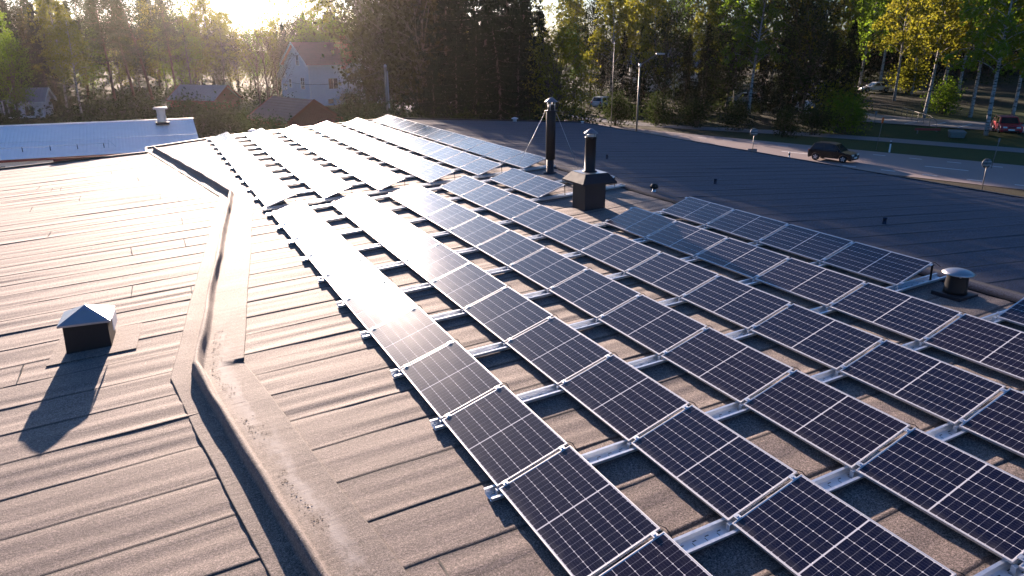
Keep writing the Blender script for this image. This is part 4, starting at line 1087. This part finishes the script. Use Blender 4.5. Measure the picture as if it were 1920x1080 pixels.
for i, px in enumerate((-40, 24, 88, 160, 215, 250, 288, 330, 360, 402, 436, 470, 505, 560, 620)):
    T(px, 114 + (i*41 % 19), 8.5 + (i*29 % 35)/10, 'broad', ('lf_birch', 'lf_brown', 'lf_gold', 'lf_green')[i % 4], i % 3)
# middle
T(694, 82, 11.5, 'broad', 'lf_brown', 0); T(716, 76, 17.5, 'broad', 'lf_brown', 1); T(752, 77, 18, 'broad', 'lf_brown', 2); T(700, 104, 20.5, P_, 'lf_pine', 2); T(738, 100, 20, P_, 'lf_pine', 0)
T(782, 92, 17, P_, 'lf_pine', 1); T(815, 98, 17.5, P_, 'lf_pine', 2); T(838, 84, 14.5, 'sparse', 'lf_gold', 0); T(795, 72, 15, Sp, 'lf_spruce', 1); T(830, 69, 16, Sp, 'lf_spruce', 0); T(786, 72, 17, 'broad', 'lf_brown', 0)
T(872, 68, 20, Sp, 'lf_spruce', 1); T(907, 64, 22, Sp, 'lf_spruce', 0); T(948, 67, 22, Sp, 'lf_spruce', 2); T(985, 72, 20, Sp, 'lf_spruce', 1); T(890, 58, 11, Sp, 'lf_spruce', 2); T(935, 57, 12.5, Sp, 'lf_spruce', 0); T(970, 60, 11.5, Sp, 'lf_spruce', 1)
T(1048, 61, 10.2, 'broad', 'lf_gold', 1); T(1014, 66, 12, Sp, 'lf_spruce', 2); T(850, 60, 10, Sp, 'lf_spruce', 1); T(810, 60, 8, Sp, 'lf_spruce', 2)
# beyond the road
T(1012, 112, 17, 'sparse', 'lf_birch', 1); T(1050, 116, 16.5, 'sparse', 'lf_birch', 2); T(1078, 120, 15.5, B_, 'lf_birch', 0); T(1112, 106, 14, P_, 'lf_pine', 0); T(1090, 98, 11.5, B_, 'lf_green', 1)
T(1150, 104, 16.5, B_, 'lf_birch', 2); T(1186, 110, 18.5, B_, 'lf_birch', 0); T(1212, 118, 19, P_, 'lf_pine', 1); T(1232, 100, 15.5, B_, 'lf_birch', 1); T(1268, 112, 16.5, 'sparse', 'lf_green', 0); T(1296, 120, 18, P_, 'lf_pine', 2)
T(1322, 104, 15, B_, 'lf_birch', 2); T(1346, 112, 20, Sp, 'lf_spruce', 2); T(1386, 98, 17.5, B_, 'lf_green', 0); T(1418, 94, 17.5, B_, 'lf_green', 2); T(1452, 99, 17, B_, 'lf_birch', 1); T(1488, 98, 21, P_, 'lf_pine', 0); T(1510, 106, 21, Sp, 'lf_spruce', 0); T(1545, 96, 18.5, B_, 'lf_gold', 0); T(1578, 102, 16, B_, 'lf_green', 1)
for i, px in enumerate((1130, 1172, 1206, 1250, 1292, 1330, 1372, 1440, 1476, 1520, 1560, 1596)):
    T(px, 84 + (i*37 % 19), 8.5 + (i*53 % 40)/10, Sp if i % 3 else 'broad', 'lf_spruce' if i % 3 else 'lf_bush', i % 3)
# right
T(1625, 118, 17, B_, 'lf_green', 2); T(1660, 128, 19, B_, 'lf_green', 0); T(1693, 108, 17.5, B_, 'lf_birch', 2); T(1722, 116, 18, B_, 'lf_birch', 1); T(1757, 97, 19, B_, 'lf_birch', 0); T(1788, 106, 20, B_, 'lf_birch', 1); T(1846, 98, 20, B_, 'lf_birch', 2); T(1884, 84, 18.5, B_, 'lf_green', 0); T(1925, 96, 19, B_, 'lf_green', 1); T(1815, 118, 20, B_, 'lf_green', 2); T(1965, 88, 17, B_, 'lf_birch', 0)
for i, px in enumerate((1612, 1640, 1680, 1730, 1775, 1830, 1870, 1910, 1960)):
    T(px, 132 + (i*29 % 17), 19 + (i*31 % 30)/10, Sp, 'lf_spruce', i % 3)
# shrubs
for i, (px, d, h) in enumerate([(-20, 70, 4), (40, 66, 2.6), (88, 68, 3.6), (128, 66, 3.8), (170, 70, 4.2), (212, 68, 3.6), (258, 72, 4.4), (300, 70, 3.8), (345, 74, 4.6), (385, 76, 3.8), (428, 72, 3.6), (462, 66, 3.4), (505, 62, 3.6), (540, 60, 2.6), (648, 84, 3.4), (668, 74, 4.6), (690, 62, 4.4), (735, 60, 4.6), (775, 58, 4.2), (815, 56, 4.2), (855, 55, 4.5), (1000, 56, 4.4), (1090, 58, 4.4), (1597, 84, 4.2), (1622, 88, 2.4), (1588, 92, 5.0), (1790, 100, 4.0), (1716, 116, 5), (1545, 82, 3.6), (1490, 80, 3), (1400, 84, 3.4), (1320, 86, 3.6), (1240, 88, 3.6), (1160, 86, 4)]):
    T(px, d, h, 'bush', 'lf_green' if px in (1597, 1622, 1790, 640, 40) else 'lf_bush' if px < 1550 else 'lf_birch', i % 3)
desc = {'pine': 'tall bare-stemmed pine', 'birch': 'leafy birch with pale trunk', 'sparse': 'slender thinly leaved birch', 'spruce': 'dark drooping spruce', 'broad': 'budding broadleaf tree', 'bare': 'bare twiggy tree', 'bush': 'low leafy shrub'}
plural = {'pine': 'pines', 'birch': 'birches', 'sparse': 'thin birches', 'spruce': 'spruces', 'broad': 'broadleaf trees', 'bare': 'bare trees', 'bush': 'shrubs'}
ORDS = ORD + ['sixteenth', 'seventeenth', 'eighteenth', 'nineteenth', 'twentieth', 'twenty-first', 'twenty-second', 'twenty-third', 'twenty-fourth']
cnt = {}
for (px, d, h, kind, leaf, var, bk, lean) in sorted(TREES, key=lambda q: q[0]):
    z_ = zone(px); key = (kind, z_); i = cnt.get(key, 0); cnt[key] = i + 1
    tot = sum(1 for q in TREES if q[3] == kind and zone(q[0]) == z_)
    where = f'the only one {z_}' if tot == 1 else f'{ORDS[i]} from left of the {plural[kind]} {z_}'
    x, y = place(px, d); sc_ = h / BASEH[kind]
    if kind == 'birch' and bk is None: bk = 'bark_birch'
    bk = bk or {'pine': 'bark_pine', 'sparse': 'bark_birch' if px > 1000 else 'bark'}.get(kind, 'bark')
    tm, cm = proto(kind, var, BASEH[kind], bk, leaf)
    o = empty(NAMES[kind], (x, y, float(zg(x, y)) - .05), (0, 0, R.uniform(0, 6.28)), label=' '.join(f'{desc[kind]}, {where}'.split()[:16]), cat='shrub' if kind == 'bush' else 'tree', group=f'{plural[kind]} {z_}')
    if lean != (0, 0):
        o.rotation_euler = (0, lean[0], 0)
    o.scale = (sc_ * R.uniform(.92, 1.1), sc_ * R.uniform(.92, 1.1), sc_)
    obj('stem' if kind == 'bush' else 'trunk', tm, None, o); obj('foliage' if kind == 'bush' else 'crown', cm, None, o)

# the woods behind as one mass
rs = np.random.RandomState(5); LV = []
for i in range(150):
    px = rs.uniform(-260, 2180); d = rs.uniform(140, 190); x, y = place(px, d); h = rs.uniform(9, 13.0) if px < 1010 else rs.uniform(14, 22)
    if px < 330: h += 2
    z = float(zg(x, y)); n = 330
    u = rs.uniform(0, 1, n)**.8; w = rs.uniform(.11, .17)*h*(1.05-u)**.6
    a = rs.uniform(0, 6.28, n); r = np.sqrt(rs.uniform(.15, 1, n))*w
    LV.append(np.stack([x + r*np.cos(a), y + r*np.sin(a), z + .3 + u*h], -1))
V, F = leaf_mesh(np.concatenate(LV), .42, rs, .3)
tag(obj('far_woods', mesh_np('far_woods', V, F), M['lf_bush']), 'distant woods closing the view behind all the trees', 'woods', kind='stuff')
LV = []
for i in range(1900):
    px = rs.uniform(1000, 1960) if i < 900 else rs.uniform(-120, 700); d = rs.uniform(70, 135) if i < 900 else rs.uniform(76, 132); x, y = place(px, d); left = i >= 900
    s_ = (x - RA[0])*RN[0] + (y - RA[1])*RN[1]
    if left and (abs(px - 600) < 105 and d < 101 or d < 84 and px < 90): continue
    if not left and (s_ < 11 or (y < 62 and s_ < 50) or (px > 1520 and d < 126)): continue
    z = float(zg(x, y)); n = 26; hk = rs.uniform(.25, 1.1) if left else .35
    LV.append(np.array([x, y, z]) + np.abs(rs.normal(0, 1, (n, 3)))*np.array([.7, .7, hk])*rs.choice([-1, 1], (n, 3))*np.array([1, 1, 1]) + np.array([0, 0, .35]))
V, F = leaf_mesh(np.concatenate(LV), .16, rs, .0)
tag(obj('undergrowth', mesh_np('undergrowth', V, F), M['lf_bush']), 'low undergrowth on the forest floor below the trees', 'undergrowth', kind='stuff')

# ------------------------------------------------------------------ air
n = NT('hazy_air'); n.t.nodes.remove(n.b)
vol = n.n('ShaderNodeVolumePrincipled'); vol.inputs['Color'].default_value = (1.0, .97, .93, 1); vol.inputs['Density'].default_value = HAZE  # thin haze added mainly to give the lens veil towards the sun
vol.inputs['Anisotropy'].default_value = .86
n.l(vol.outputs[0], n.out.inputs['Volume'])
b = MB(); b.box((-330, -90, -6), (330, 350, 42)); h_ = b.build('haze', n.m); tag(h_, 'thin golden haze added in the air for the lens glow', 'haze', kind='stuff')
